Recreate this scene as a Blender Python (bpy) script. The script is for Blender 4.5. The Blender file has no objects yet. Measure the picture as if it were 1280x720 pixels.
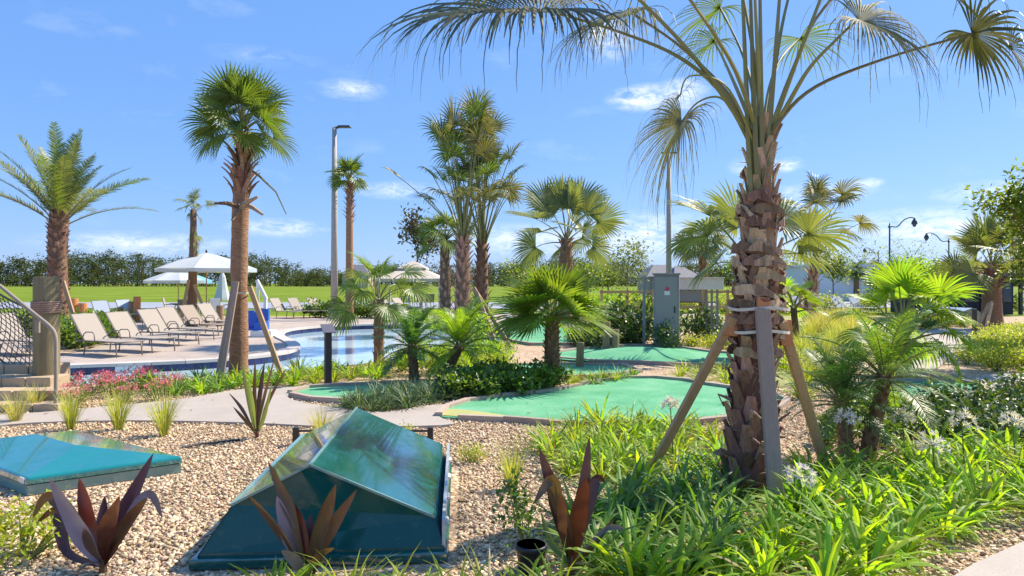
import bpy, bmesh, math, random
import numpy as np
from mathutils import Vector, Matrix, Euler
from math import sin, cos, pi, radians
random.seed(11); RNG = np.random.default_rng(11)
SC = bpy.context.scene
COL = SC.collection
# ------------------------------------------------------------------ camera
F, CX, HY, CH = 853.0, 640.0, 354.0, 1.60        # focal in px of the 1280 wide photo, horizon row, camera height
cam = bpy.data.cameras.new('camera'); cam_o = bpy.data.objects.new('camera', cam); COL.objects.link(cam_o)
cam.sensor_width = 36; cam.lens = 36 * F / 1280; cam.shift_y = -(360 - HY) / 1280
cam.clip_start = 0.05; cam.clip_end = 6000
cam_o.location = (0, 0, CH); cam_o.rotation_euler = (pi / 2, 0, 0)
SC.camera = cam_o
# ------------------------------------------------------------------ light
SUN_AZ, SUN_EL = radians(60), radians(45)
sdir = Vector((sin(SUN_AZ) * cos(SUN_EL), cos(SUN_AZ) * cos(SUN_EL), sin(SUN_EL)))
sun = bpy.data.lights.new('sun', 'SUN'); sun.energy = 4.5; sun.angle = radians(0.6); sun.color = (1, .9, .75)
sun_o = bpy.data.objects.new('sun', sun); COL.objects.link(sun_o)
sun_o.rotation_euler = (-sdir).to_track_quat('-Z', 'Y').to_euler(); sun_o.location = sdir * 50
SC.view_settings.view_transform = 'Standard'; SC.view_settings.look = 'None'
SC.view_settings.exposure = 0.88; SC.view_settings.gamma = 1
W = bpy.data.worlds.new('World'); SC.world = W; W.use_nodes = True
nt = W.node_tree; nt.nodes.clear()
def N(t, **kw):
    n = nt.nodes.new(t)
    for k, v in kw.items(): setattr(n, k, v)
    return n
def L(a, b): nt.links.new(a, b)
out = N('ShaderNodeOutputWorld'); bg = N('ShaderNodeBackground'); bg.inputs['Strength'].default_value = 0.115
sky = N('ShaderNodeTexSky'); sky.sky_type = 'NISHITA'; sky.sun_disc = False
sky.sun_elevation = SUN_EL; sky.sun_rotation = SUN_AZ; sky.air_density = 1.0; sky.dust_density = 0.25; sky.ozone_density = 2.0
hsv = N('ShaderNodeHueSaturation'); hsv.inputs['Saturation'].default_value = 1.0; hsv.inputs['Value'].default_value = 1.0
blue = N('ShaderNodeMix', data_type='RGBA'); blue.inputs[0].default_value = .72; blue.inputs[7].default_value = (.72, 1.9, 4.7, 1)   # clear deep blue air over the whole dome
L(sky.outputs[0], blue.inputs[6]); L(blue.outputs[2], hsv.inputs['Color'])
tc = N('ShaderNodeTexCoord')
mp = N('ShaderNodeMapping'); mp.inputs['Scale'].default_value = (1, 1, 2.4); L(tc.outputs['Generated'], mp.inputs[0])
n1 = N('ShaderNodeTexNoise'); n1.inputs['Scale'].default_value = 9; n1.inputs['Detail'].default_value = 8; n1.inputs['Roughness'].default_value = .6
L(mp.outputs[0], n1.inputs['Vector'])
n2 = N('ShaderNodeTexNoise'); n2.inputs['Scale'].default_value = 42; n2.inputs['Detail'].default_value = 12; n2.inputs['Roughness'].default_value = .68; n2.inputs['Distortion'].default_value = .6; L(mp.outputs[0], n2.inputs['Vector'])
def M(op, a, b=None, clamp=False):
    m = N('ShaderNodeMath', operation=op, use_clamp=clamp)
    for i, v in enumerate((a, b)):
        if v is None: continue
        if isinstance(v, (int, float)): m.inputs[i].default_value = v
        else: L(v, m.inputs[i])
    return m.outputs[0]
total = None
for px, py, w, h, s in [(812, 122, 60, 19, 1.15), (850, 118, 40, 22, 1.1), (440, 112, 48, 15, .5), (982, 206, 26, 11, .9), (930, 208, 24, 12, .6), (760, 48, 40, 34, .6), (1085, 229, 22, 8, .8),
                        (1160, 285, 120, 30, .9), (800, 295, 120, 34, .9), (500, 238, 66, 13, .7), (1230, 240, 70, 16, .7), (350, 285, 70, 14, .7), (1020, 240, 80, 14, .6), (640, 300, 120, 24, .7), (180, 305, 140, 18, .6),
                        (145, 297, 14, 8, .5), (330, 70, 80, 14, .18), (1010, 300, 60, 22, .5)]:
    c = Vector(((px - CX) / F, 1, (HY - py) / F)); ln = c.length; c.normalize()
    sb = N('ShaderNodeVectorMath', operation='SUBTRACT'); L(tc.outputs['Generated'], sb.inputs[0]); sb.inputs[1].default_value = c
    mu = N('ShaderNodeVectorMath', operation='MULTIPLY'); L(sb.outputs[0], mu.inputs[0])
    mu.inputs[1].default_value = (F * ln / w, F * ln / w, F * ln / h)
    le = N('ShaderNodeVectorMath', operation='LENGTH'); L(mu.outputs[0], le.inputs[0])
    k = M('MULTIPLY', M('SUBTRACT', 1.0, le.outputs['Value'], True), s)
    total = k if total is None else M('MAXIMUM', total, k)
nz = M('ADD', M('MULTIPLY', n1.outputs[0], .5), M('MULTIPLY', n2.outputs[0], .8))
blob = M('MULTIPLY', M('MULTIPLY', total, 1.25), M('MULTIPLY', M('SUBTRACT', nz, .53, True), 3.6, True), True)
wisp = M('MULTIPLY', M('SUBTRACT', n1.outputs[0], .58, True), .6, True)
cl = M('MAXIMUM', blob, wisp, True)
mix = N('ShaderNodeMix', data_type='RGBA'); L(cl, mix.inputs[0]); L(hsv.outputs[0], mix.inputs[6]); mix.inputs[7].default_value = (6.2, 6.4, 6.7, 1)
L(mix.outputs[2], bg.inputs['Color']); L(bg.outputs[0], out.inputs[0])
# ------------------------------------------------------------------ pixel helpers (photo pixel -> place on the ground or at a distance)
def G(px, py, z=0.0):
    d = (CH - z) * F / (py - HY)
    return Vector(((px - CX) / F * d, d, z))
def A(px, py, d): return Vector(((px - CX) / F * d, d, CH + (HY - py) / F * d))
U = random.uniform
# ------------------------------------------------------------------ materials
MATS = {}
def mat(name, col, rough=.6, var=.12, hue=.0, noise=0.0, nscale=8, bump=0.0, bscale=60, trans=0, coat=0, col2=None, metal=0, island=False, spec=.5, alt=None, stretch=None):
    """procedural principled material; var: value spread per object / island; noise: blotches towards col2"""
    m = bpy.data.materials.new(name); m.use_nodes = True; t = m.node_tree; b = t.nodes['Principled BSDF']
    def n_(k, **kw):
        x = t.nodes.new(k)
        for a, v in kw.items(): setattr(x, a, v)
        return x
    ln = t.links.new
    if trans >= .2 and col[1] > col[2] * 1.4 and col[1] > col[0] * 1.15:
        f_ = lambda c_: (c_[0] * 1.22, c_[1] * 1.1, c_[2] * .8)                # yellower greens
        col = f_(col); alt = (f_(alt) if alt[1] > alt[0] * 1.15 else alt) if alt else None
    b.inputs['Roughness'].default_value = rough; b.inputs['Metallic'].default_value = metal
    b.inputs['Specular IOR Level'].default_value = spec; b.inputs['Coat Weight'].default_value = coat; b.inputs['Coat Roughness'].default_value = .04
    tcn = n_('ShaderNodeTexCoord'); src = tcn.outputs['Object']
    if stretch:
        mpn = n_('ShaderNodeMapping'); mpn.inputs['Scale'].default_value = stretch; ln(src, mpn.inputs[0]); src = mpn.outputs[0]
    c = n_('ShaderNodeRGB'); c.outputs[0].default_value = (*col, 1); cur = c.outputs[0]
    if alt:
        g = n_('ShaderNodeNewGeometry'); oi = n_('ShaderNodeObjectInfo')
        mx = n_('ShaderNodeMix', data_type='RGBA'); ln((g.outputs['Random Per Island'] if island else oi.outputs['Random']), mx.inputs[0]); ln(cur, mx.inputs[6]); mx.inputs[7].default_value = (*alt, 1); cur = mx.outputs[2]
    if noise:
        nn = n_('ShaderNodeTexNoise'); nn.inputs['Scale'].default_value = nscale; nn.inputs['Detail'].default_value = 6; nn.inputs['Roughness'].default_value = .65; ln(src, nn.inputs['Vector'])
        rp = n_('ShaderNodeMapRange'); rp.inputs[1].default_value = .35; rp.inputs[2].default_value = .68; rp.inputs[4].default_value = noise; ln(nn.outputs[0], rp.inputs[0])
        mx = n_('ShaderNodeMix', data_type='RGBA'); ln(rp.outputs[0], mx.inputs[0]); ln(cur, mx.inputs[6])
        mx.inputs[7].default_value = (*(col2 or tuple(v * .5 for v in col)), 1); cur = mx.outputs[2]
    if var or hue:
        h = n_('ShaderNodeHueSaturation'); oi = n_('ShaderNodeObjectInfo'); r = oi.outputs['Random']
        if island:
            g = n_('ShaderNodeNewGeometry'); ad = n_('ShaderNodeMath', operation='ADD'); ln(r, ad.inputs[0]); ln(g.outputs['Random Per Island'], ad.inputs[1])
            fr = n_('ShaderNodeMath', operation='FRACT'); ln(ad.outputs[0], fr.inputs[0]); r = fr.outputs[0]
        mr = n_('ShaderNodeMapRange'); ln(r, mr.inputs[0]); mr.inputs[3].default_value = 1 - var; mr.inputs[4].default_value = 1 + var; ln(mr.outputs[0], h.inputs['Value'])
        if hue:
            wn = n_('ShaderNodeTexWhiteNoise', noise_dimensions='1D'); ln(r, wn.inputs['W'])
            m2 = n_('ShaderNodeMapRange'); ln(wn.outputs[0], m2.inputs[0]); m2.inputs[3].default_value = .5 - hue; m2.inputs[4].default_value = .5 + hue; ln(m2.outputs[0], h.inputs['Hue'])
        ln(cur, h.inputs['Color']); cur = h.outputs[0]
    ln(cur, b.inputs['Base Color'])
    if bump:
        nb = n_('ShaderNodeTexNoise'); nb.inputs['Scale'].default_value = bscale; nb.inputs['Detail'].default_value = 5; ln(src, nb.inputs['Vector'])
        bp = n_('ShaderNodeBump'); bp.inputs['Strength'].default_value = bump; bp.inputs['Distance'].default_value = .02; ln(nb.outputs[0], bp.inputs['Height']); ln(bp.outputs[0], b.inputs['Normal'])
    if trans:
        tr = n_('ShaderNodeBsdfTranslucent'); tm = n_('ShaderNodeMix', data_type='RGBA', blend_type='MULTIPLY'); tm.inputs[0].default_value = 1
        ln(cur, tm.inputs[6]); tm.inputs[7].default_value = (2.5, 2.4, .8, 1); ln(tm.outputs[2], tr.inputs[0])
        ms = n_('ShaderNodeMixShader'); ms.inputs[0].default_value = trans; ln(b.outputs[0], ms.inputs[1]); ln(tr.outputs[0], ms.inputs[2])
        ln(ms.outputs[0], t.nodes['Material Output'].inputs[0])
    if name.startswith('fibreglass'):
        gn = n_('ShaderNodeTexNoise'); gn.inputs['Scale'].default_value = 5; gn.inputs['Detail'].default_value = 9; gn.inputs['Roughness'].default_value = .7; gn.inputs['Distortion'].default_value = 1.2; ln(src, gn.inputs['Vector'])
        gr = n_('ShaderNodeMapRange'); gr.inputs[1].default_value = .38; gr.inputs[2].default_value = .66; gr.inputs[3].default_value = .05; gr.inputs[4].default_value = .26; ln(gn.outputs[0], gr.inputs[0]); ln(gr.outputs[0], b.inputs['Roughness']); b.inputs['Coat IOR'].default_value = 1.4 if name.endswith('end') else 2.0; b.inputs['Specular IOR Level'].default_value = .35 if name.endswith('end') else .8
        cr = n_('ShaderNodeMapRange'); cr.inputs[1].default_value = .4; cr.inputs[2].default_value = .7; cr.inputs[3].default_value = coat; cr.inputs[4].default_value = coat * .25; ln(gn.outputs[0], cr.inputs[0]); ln(cr.outputs[0], b.inputs['Coat Weight'])
        dn = n_('ShaderNodeTexNoise'); dn.inputs['Scale'].default_value = 18; dn.inputs['Detail'].default_value = 10; dn.inputs['Roughness'].default_value = .8; ln(src, dn.inputs['Vector'])
        dr_ = n_('ShaderNodeMapRange'); dr_.inputs[1].default_value = .56; dr_.inputs[2].default_value = .85; dr_.inputs[4].default_value = .3; ln(dn.outputs[0], dr_.inputs[0])
        dm = n_('ShaderNodeMix', data_type='RGBA'); ln(dr_.outputs[0], dm.inputs[0]); ln(cur, dm.inputs[6]); dm.inputs[7].default_value = (.34, .4, .36, 1); ln(dm.outputs[2], b.inputs['Base Color'])
    MATS[name] = m
    return m
# plants
mat('leaf_sabal', (.085, .14, .035), .45, .35, .02, trans=.3, island=True)
mat('leaf_olive', (.11, .135, .05), .5, .4, .02, trans=.22, island=True, alt=(.2, .17, .09))
mat('leaf_silver', (.10, .15, .075), .5, .3, .02, trans=.25, island=True, alt=(.17, .2, .1))
mat('leaf_fan', (.11, .175, .035), .42, .3, .02, trans=.35, island=True)
mat('leaf_lime', (.14, .25, .03), .45, .3, .02, trans=.45, island=True)
mat('leaf_pygmy', (.07, .16, .03), .45, .35, .02, trans=.35, island=True, alt=(.12, .2, .03))
mat('leaf_pygmy_blue', (.06, .15, .06), .45, .35, .02, trans=.35, island=True)
mat('leaf_dark', (.05, .075, .028), .45, .4, .02, trans=.1, island=True, alt=(.12, .11, .05))
mat('leaf_dry', (.34, .26, .14), .7, .3, .02, trans=.1, island=True)
mat('leaf_strap', (.14, .28, .03), .55, .35, .02, trans=.45, island=True, alt=(.21, .32, .03))
mat('leaf_strap_dark', (.085, .19, .05), .55, .4, .02, trans=.35, island=True, alt=(.12, .23, .05))
mat('leaf_strap_yellow', (.27, .31, .03), .45, .3, .02, trans=.45, island=True, alt=(.17, .25, .03))
mat('leaf_liriope', (.045, .095, .05), .45, .4, .02, trans=.25, island=True, alt=(.09, .15, .08))
mat('leaf_shrub', (.06, .13, .03), .4, .45, .02, trans=.3, island=True, alt=(.12, .19, .03))
mat('leaf_shrub_dark', (.035, .08, .03), .4, .4, .02, trans=.25, island=True, alt=(.07, .12, .03))
mat('leaf_yellow', (.36, .36, .04), .45, .3, .02, trans=.4, island=True, alt=(.2, .28, .03))
mat('leaf_tree', (.08, .14, .03), .45, .4, .02, trans=.35, island=True, alt=(.16, .21, .04))
mat('leaf_pale', (.2, .22, .1), .5, .35, .02, trans=.35, island=True, alt=(.13, .17, .06))
mat('leaf_rust', (.045, .06, .03), .4, .5, .03, trans=.1, island=True, alt=(.16, .12, .08))
mat('grass_green', (.2, .29, .05), .55, .3, .02, trans=.4, island=True, alt=(.36, .33, .12))
mat('grass_straw', (.42, .37, .16), .6, .25, .02, trans=.4, island=True, alt=(.28, .29, .09))
mat('flower_pink', (.55, .035, .2), .6, .3, .03, trans=.2, island=True, alt=(.55, .25, .25))
mat('flower_white', (.5, .48, .68), .6, .1, .02, trans=.3, island=True)
mat('cordyline_dark', (.075, .03, .05), .28, .3, .03, trans=.12, noise=.5, nscale=5, col2=(.16, .06, .05), stretch=(6, 6, 1))
mat('cordyline_red', (.15, .025, .025), .3, .3, .02, trans=.18, noise=.5, nscale=5, col2=(.07, .03, .03), stretch=(6, 6, 1))
mat('cordyline_olive', (.115, .07, .04), .3, .3, .03, trans=.15, noise=.6, nscale=6, col2=(.1, .025, .02), stretch=(6, 6, 1))
mat('cordyline_pale_sheen', (.24, .2, .26), .3, .2, .02, trans=.1, noise=.4, nscale=4, col2=(.12, .06, .1))  # sky sheen on the leaves painted in as pale purple
mat('stem', (.12, .17, .05), .5, .2, trans=.1)
mat('petiole', (.2, .21, .07), .42, .25, .02, noise=.5, nscale=5, col2=(.26, .17, .06))
mat('bark', (.27, .155, .09), .85, .15, noise=.7, nscale=9, bump=.6, bscale=40, col2=(.14, .075, .045), stretch=(1, 1, 3))
mat('bark_smooth', (.42, .23, .125), .9, .12, noise=1, nscale=9, bump=1, bscale=22, col2=(.24, .12, .065), stretch=(1, 1, 3))
mat('boot', (.32, .14, .075), .8, .45, .02, noise=.75, nscale=7, bump=.6, bscale=30, col2=(.13, .065, .045), stretch=(4, 4, 1), alt=(.42, .26, .17))
mat('boot_grey', (.34, .2, .12), .85, .4, .02, noise=.75, nscale=8, bump=.6, bscale=30, col2=(.15, .08, .055), stretch=(4, 4, 1), alt=(.48, .34, .22))
mat('fibre', (.22, .115, .065), .9, .2, noise=.8, nscale=14, bump=.9, bscale=50, col2=(.1, .065, .05), stretch=(1, 1, .35))
# built things
mat('lumber', (.5, .31, .16), .7, .12, noise=.6, nscale=6, bump=.25, bscale=50, col2=(.3, .19, .1), stretch=(9, 9, .6))
mat('lumber_shaded', (.37, .27, .2), .75, .12, noise=.7, nscale=7, bump=.3, bscale=50, col2=(.27, .2, .17), stretch=(10, 10, .5))  # grey of the shaded stake faces put into the wood colour
mat('lumber_end', (.62, .24, .08), .7, .1, noise=.4, nscale=20)
mat('pile_wood', (.26, .21, .11), .8, .12, noise=.8, nscale=5, bump=.5, bscale=30, col2=(.15, .125, .065), stretch=(7, 7, .5))
mat('pile_brown', (.3, .2, .11), .8, .2, noise=.7, nscale=6, bump=.4, bscale=30, col2=(.16, .1, .05), stretch=(7, 7, .6))
mat('strap', (.6, .55, .45), .6, .1)
mat('rope', (.15, .12, .1), .9, .1)
mat('rope_wrap', (.36, .24, .18), .9, .1, noise=.6, nscale=30, bump=.5)
mat('handrail', (.3, .25, .19), .75, .05, noise=.3, nscale=20)
mat('frame_metal', (.2, .17, .14), .4, .1)
mat('sling', (.36, .31, .255), .75, .08, noise=.2, nscale=60, bump=.1, bscale=300)
mat('sling_tan', (.3, .235, .18), .75, .08, noise=.2, nscale=60)
mat('sling_blue', (.33, .38, .46), .75, .08)
mat('white_fabric', (.52, .55, .58), .8, .03, trans=.1)
mat('blue_fabric', (.16, .42, .6), .8, .05, trans=.2)
mat('grey_fabric', (.42, .5, .56), .8, .05, trans=.1)
mat('cream_roof', (.62, .52, .41), .8, .03, noise=.25, nscale=3)
mat('cream_metal', (.7, .63, .54), .5, .03)
mat('white_paint', (.75, .75, .73), .4, .03, noise=.15, nscale=8)
mat('blue_plastic', (.02, .11, .48), .35, .1)
mat('dark_metal', (.03, .028, .028), .45, .1, noise=.3, nscale=20)
mat('post_brown', (.055, .04, .035), .55, .1, noise=.4, nscale=15)
mat('plate', (.09, .085, .12), .7, .05, noise=.5, nscale=22, col2=(.1, .1, .14))
mat('plate_white', (.7, .7, .66), .4, .05, noise=.3, nscale=30, col2=(.3, .3, .3))
mat('cabinet', (.31, .28, .28), .45, .03, noise=.3, nscale=4, col2=(.25, .225, .225))
mat('cabinet_light', (.88, .74, .64), .55, .03, noise=.3, nscale=6, col2=(.5, .44, .42))
mat('pole_concrete', (.4, .37, .34), .75, .05, noise=.4, nscale=6, col2=(.3, .27, .24))
mat('lamp_metal', (.05, .05, .06), .4, .05)
mat('red_print', (.6, .06, .12), .5, 0)
mat('roof_grey', (.2, .19, .2), .8, .1, noise=.4, nscale=3)
mat('wall_white', (.7, .71, .74), .8, .03, noise=.15, nscale=.5)
mat('wall_tan', (.45, .37, .3), .85, .05, noise=.2, nscale=1)
mat('wall_dark', (.06, .06, .075), .8, .1, noise=.5, nscale=1)
mat('window_glass', (.05, .08, .13), .08, .1)
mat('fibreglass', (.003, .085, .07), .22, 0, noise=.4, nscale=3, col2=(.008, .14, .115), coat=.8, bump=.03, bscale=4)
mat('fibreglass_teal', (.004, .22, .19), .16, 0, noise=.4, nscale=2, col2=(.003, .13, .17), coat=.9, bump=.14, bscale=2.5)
mat('fibreglass_end', (.003, .075, .065), .3, 0, noise=.4, nscale=3, col2=(.006, .12, .1), coat=.35, bump=.05, bscale=3)
mat('fibreglass_base', (.2, .34, .3), .4, 0, noise=.4, nscale=5, col2=(.12, .24, .2))
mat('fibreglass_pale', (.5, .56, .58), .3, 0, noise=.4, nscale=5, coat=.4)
mat('sticker', (.75, .75, .75), .4, 0, noise=.4, nscale=60, col2=(.3, .3, .3))
mat('kerb', (.5, .39, .31), .85, .15, .01, noise=.6, nscale=9, bump=.5, bscale=40, col2=(.33, .25, .2))
mat('boulder', (.45, .34, .29), .85, .12, noise=.6, nscale=4, bump=.6, bscale=12, col2=(.28, .2, .17))
mat('block', (.5, .38, .24), .85, .1, noise=.5, nscale=5, bump=.4, col2=(.38, .28, .18))
mat('pot', (.012, .015, .025), .5, .1)
mat('hose', (.03, .03, .03), .5, 0)
mat('tile_navy', (.025, .04, .12), .2, .35, .02)
mat('tile_white', (.7, .74, .74), .25, .06)
mat('ink', (.03, .03, .05), .5, 0)
mat('coping', (.6, .53, .47), .7, .06, noise=.3, nscale=4, bump=.2)
mat('pebble', (.52, .35, .2), .8, .42, .02, island=True, alt=(.74, .59, .4), noise=.3, nscale=25)
def ground_mat(name, build):
    m = bpy.data.materials.new(name); m.use_nodes = True; t = m.node_tree; build(t, t.nodes['Principled BSDF']); MATS[name] = m
def noise_mix(t, stops, scale, detail=8, vec=None, rough=.65):
    nn = t.nodes.new('ShaderNodeTexNoise'); nn.inputs['Scale'].default_value = scale; nn.inputs['Detail'].default_value = detail; nn.inputs['Roughness'].default_value = rough
    if vec: t.links.new(vec, nn.inputs['Vector'])
    r = t.nodes.new('ShaderNodeValToRGB'); t.links.new(nn.outputs[0], r.inputs[0])
    while len(r.color_ramp.elements) < len(stops): r.color_ramp.elements.new(.5)
    for e, (p, c) in zip(r.color_ramp.elements, stops): e.position = p; e.color = (*c, 1)
    return r.outputs[0], nn.outputs[0]
def mixc(t, a, b, fac, mode='MIX'):
    m = t.nodes.new('ShaderNodeMix'); m.data_type = 'RGBA'; m.blend_type = mode
    if isinstance(fac, (int, float)): m.inputs[0].default_value = fac
    else: t.links.new(fac, m.inputs[0])
    t.links.new(a, m.inputs[6])
    if isinstance(b, tuple): m.inputs[7].default_value = (*b, 1)
    else: t.links.new(b, m.inputs[7])
    return m.outputs[2]
def bumpn(t, b, h, s, d=.02):
    bp = t.nodes.new('ShaderNodeBump'); bp.inputs['Strength'].default_value = s; bp.inputs['Distance'].default_value = d; t.links.new(h, bp.inputs['Height']); t.links.new(bp.outputs[0], b.inputs['Normal'])
def geo_pos(t): return t.nodes.new('ShaderNodeNewGeometry').outputs['Position']
def g_gravel(t, b):
    p = geo_pos(t)
    v = t.nodes.new('ShaderNodeTexVoronoi'); v.inputs['Scale'].default_value = 26; t.links.new(p, v.inputs['Vector'])
    v2 = t.nodes.new('ShaderNodeTexVoronoi'); v2.inputs['Scale'].default_value = 26; t.links.new(p, v2.inputs['Vector'])
    sp = t.nodes.new('ShaderNodeSeparateColor'); t.links.new(v.outputs['Color'], sp.inputs[0])
    r = t.nodes.new('ShaderNodeValToRGB'); t.links.new(sp.outputs[0], r.inputs[0])
    for i, (q, c) in enumerate([(0, (.42, .29, .18)), (.35, (.52, .35, .21)), (.7, (.64, .47, .31)), (1, (.74, .62, .48))]):
        e = r.color_ramp.elements[i] if i < 2 else r.color_ramp.elements.new(q)
        e.position = q; e.color = (*c, 1)
    c2, _ = noise_mix(t, [(.3, (.75, .7, .65)), (.7, (1, 1, 1))], 1.2, vec=p)
    t.links.new(mixc(t, r.outputs[0], c2, 1, 'MULTIPLY'), b.inputs['Base Color']); b.inputs['Roughness'].default_value = .9
    iv = t.nodes.new('ShaderNodeMath'); iv.operation = 'SUBTRACT'; iv.inputs[0].default_value = 1; t.links.new(v.outputs['Distance'], iv.inputs[1])
    bumpn(t, b, iv.outputs[0], .9, .03)
ground_mat('gravel', g_gravel)
def g_grass(t, b):
    p = geo_pos(t)
    c, _ = noise_mix(t, [(.32, (.12, .2, .012)), (.5, (.2, .275, .017)), (.7, (.3, .33, .045))], .11, vec=p)
    mp_ = t.nodes.new('ShaderNodeMapping'); mp_.inputs['Scale'].default_value = (.25, 1.0, 1); t.links.new(p, mp_.inputs[0])
    d, h = noise_mix(t, [(.3, (.5, .58, .45)), (.7, (1.08, 1.06, 1))], .55, 12, mp_.outputs[0], .75)
    t.links.new(mixc(t, c, d, 1, 'MULTIPLY'), b.inputs['Base Color']); b.inputs['Roughness'].default_value = .9; b.inputs['Specular IOR Level'].default_value = .1
    bumpn(t, b, h, .6, .2)
ground_mat('meadow', g_grass)
def g_lawn(t, b):
    p = geo_pos(t)
    c, h = noise_mix(t, [(.3, (.2, .24, .06)), (.5, (.3, .3, .09)), (.7, (.42, .38, .18))], 1.6, 10, p)
    t.links.new(c, b.inputs['Base Color']); b.inputs['Roughness'].default_value = .9; bumpn(t, b, h, .5, .1)
ground_mat('lawn', g_lawn)
def g_concrete(t, b):
    p = geo_pos(t)
    c, h = noise_mix(t, [(.3, (.38, .325, .275)), (.55, (.44, .38, .325)), (.75, (.49, .42, .355))], 1.3, 12, p, .75)
    d, h2 = noise_mix(t, [(.35, (.86, .86, .86)), (.6, (1, 1, 1))], 60, 3, p)
    t.links.new(mixc(t, c, d, 1, 'MULTIPLY'), b.inputs['Base Color']); b.inputs['Roughness'].default_value = .85; bumpn(t, b, h2, .15, .005)
ground_mat('concrete', g_concrete)
def g_deck(t, b):
    p = geo_pos(t); br = t.nodes.new('ShaderNodeTexBrick'); br.inputs['Scale'].default_value = 2.2; br.inputs['Mortar Size'].default_value = .012
    t.links.new(p, br.inputs['Vector'])
    br.inputs['Color1'].default_value = (.5, .42, .355, 1); br.inputs['Color2'].default_value = (.43, .355, .3, 1); br.inputs['Mortar'].default_value = (.26, .215, .18, 1)
    d, _ = noise_mix(t, [(.32, (.72, .7, .69)), (.5, (.95, .94, .93)), (.7, (1.08, 1.06, 1.04))], .9, 10, p, .75)
    t.links.new(mixc(t, br.outputs[0], d, 1, 'MULTIPLY'), b.inputs['Base Color']); b.inputs['Roughness'].default_value = .85
ground_mat('deck_pavers', g_deck)
def g_road(t, b):
    c, _ = noise_mix(t, [(.3, (.25, .27, .31)), (.7, (.34, .36, .41))], .7, 8, geo_pos(t))
    t.links.new(c, b.inputs['Base Color']); b.inputs['Roughness'].default_value = .8
ground_mat('road', g_road)
def g_turf(t, b):
    p = geo_pos(t)
    c, _ = noise_mix(t, [(.3, (.09, .34, .17)), (.5, (.15, .44, .24)), (.7, (.25, .52, .32))], 1.1, 8, p)
    d, h = noise_mix(t, [(.35, (.68, .74, .7)), (.65, (1.12, 1.06, 1.08))], 55, 8, p, .8)
    t.links.new(mixc(t, c, d, 1, 'MULTIPLY'), b.inputs['Base Color']); b.inputs['Roughness'].default_value = .9; b.inputs['Specular IOR Level'].default_value = .15
    bumpn(t, b, h, .6, .015)
ground_mat('turf', g_turf)
def g_turf2(t, b):
    p = geo_pos(t)
    c, _ = noise_mix(t, [(.32, (.3, .34, .1)), (.55, (.42, .4, .15)), (.7, (.38, .33, .12))], 2, 8, p)
    t.links.new(c, b.inputs['Base Color']); b.inputs['Roughness'].default_value = .9
ground_mat('turf_rough', g_turf2)
def g_water(t, b):
    p = geo_pos(t)
    c, h = noise_mix(t, [(.35, (.38, .56, .66)), (.6, (.52, .66, .72))], 1.6, 4, p)
    t.links.new(c, b.inputs['Base Color']); b.inputs['Roughness'].default_value = .04; b.inputs['IOR'].default_value = 1.33
    _, h2 = noise_mix(t, [(.3, (0, 0, 0)), (.7, (1, 1, 1))], 3.5, 3, p); bumpn(t, b, h2, .25, .02)
ground_mat('water', g_water)
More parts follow.
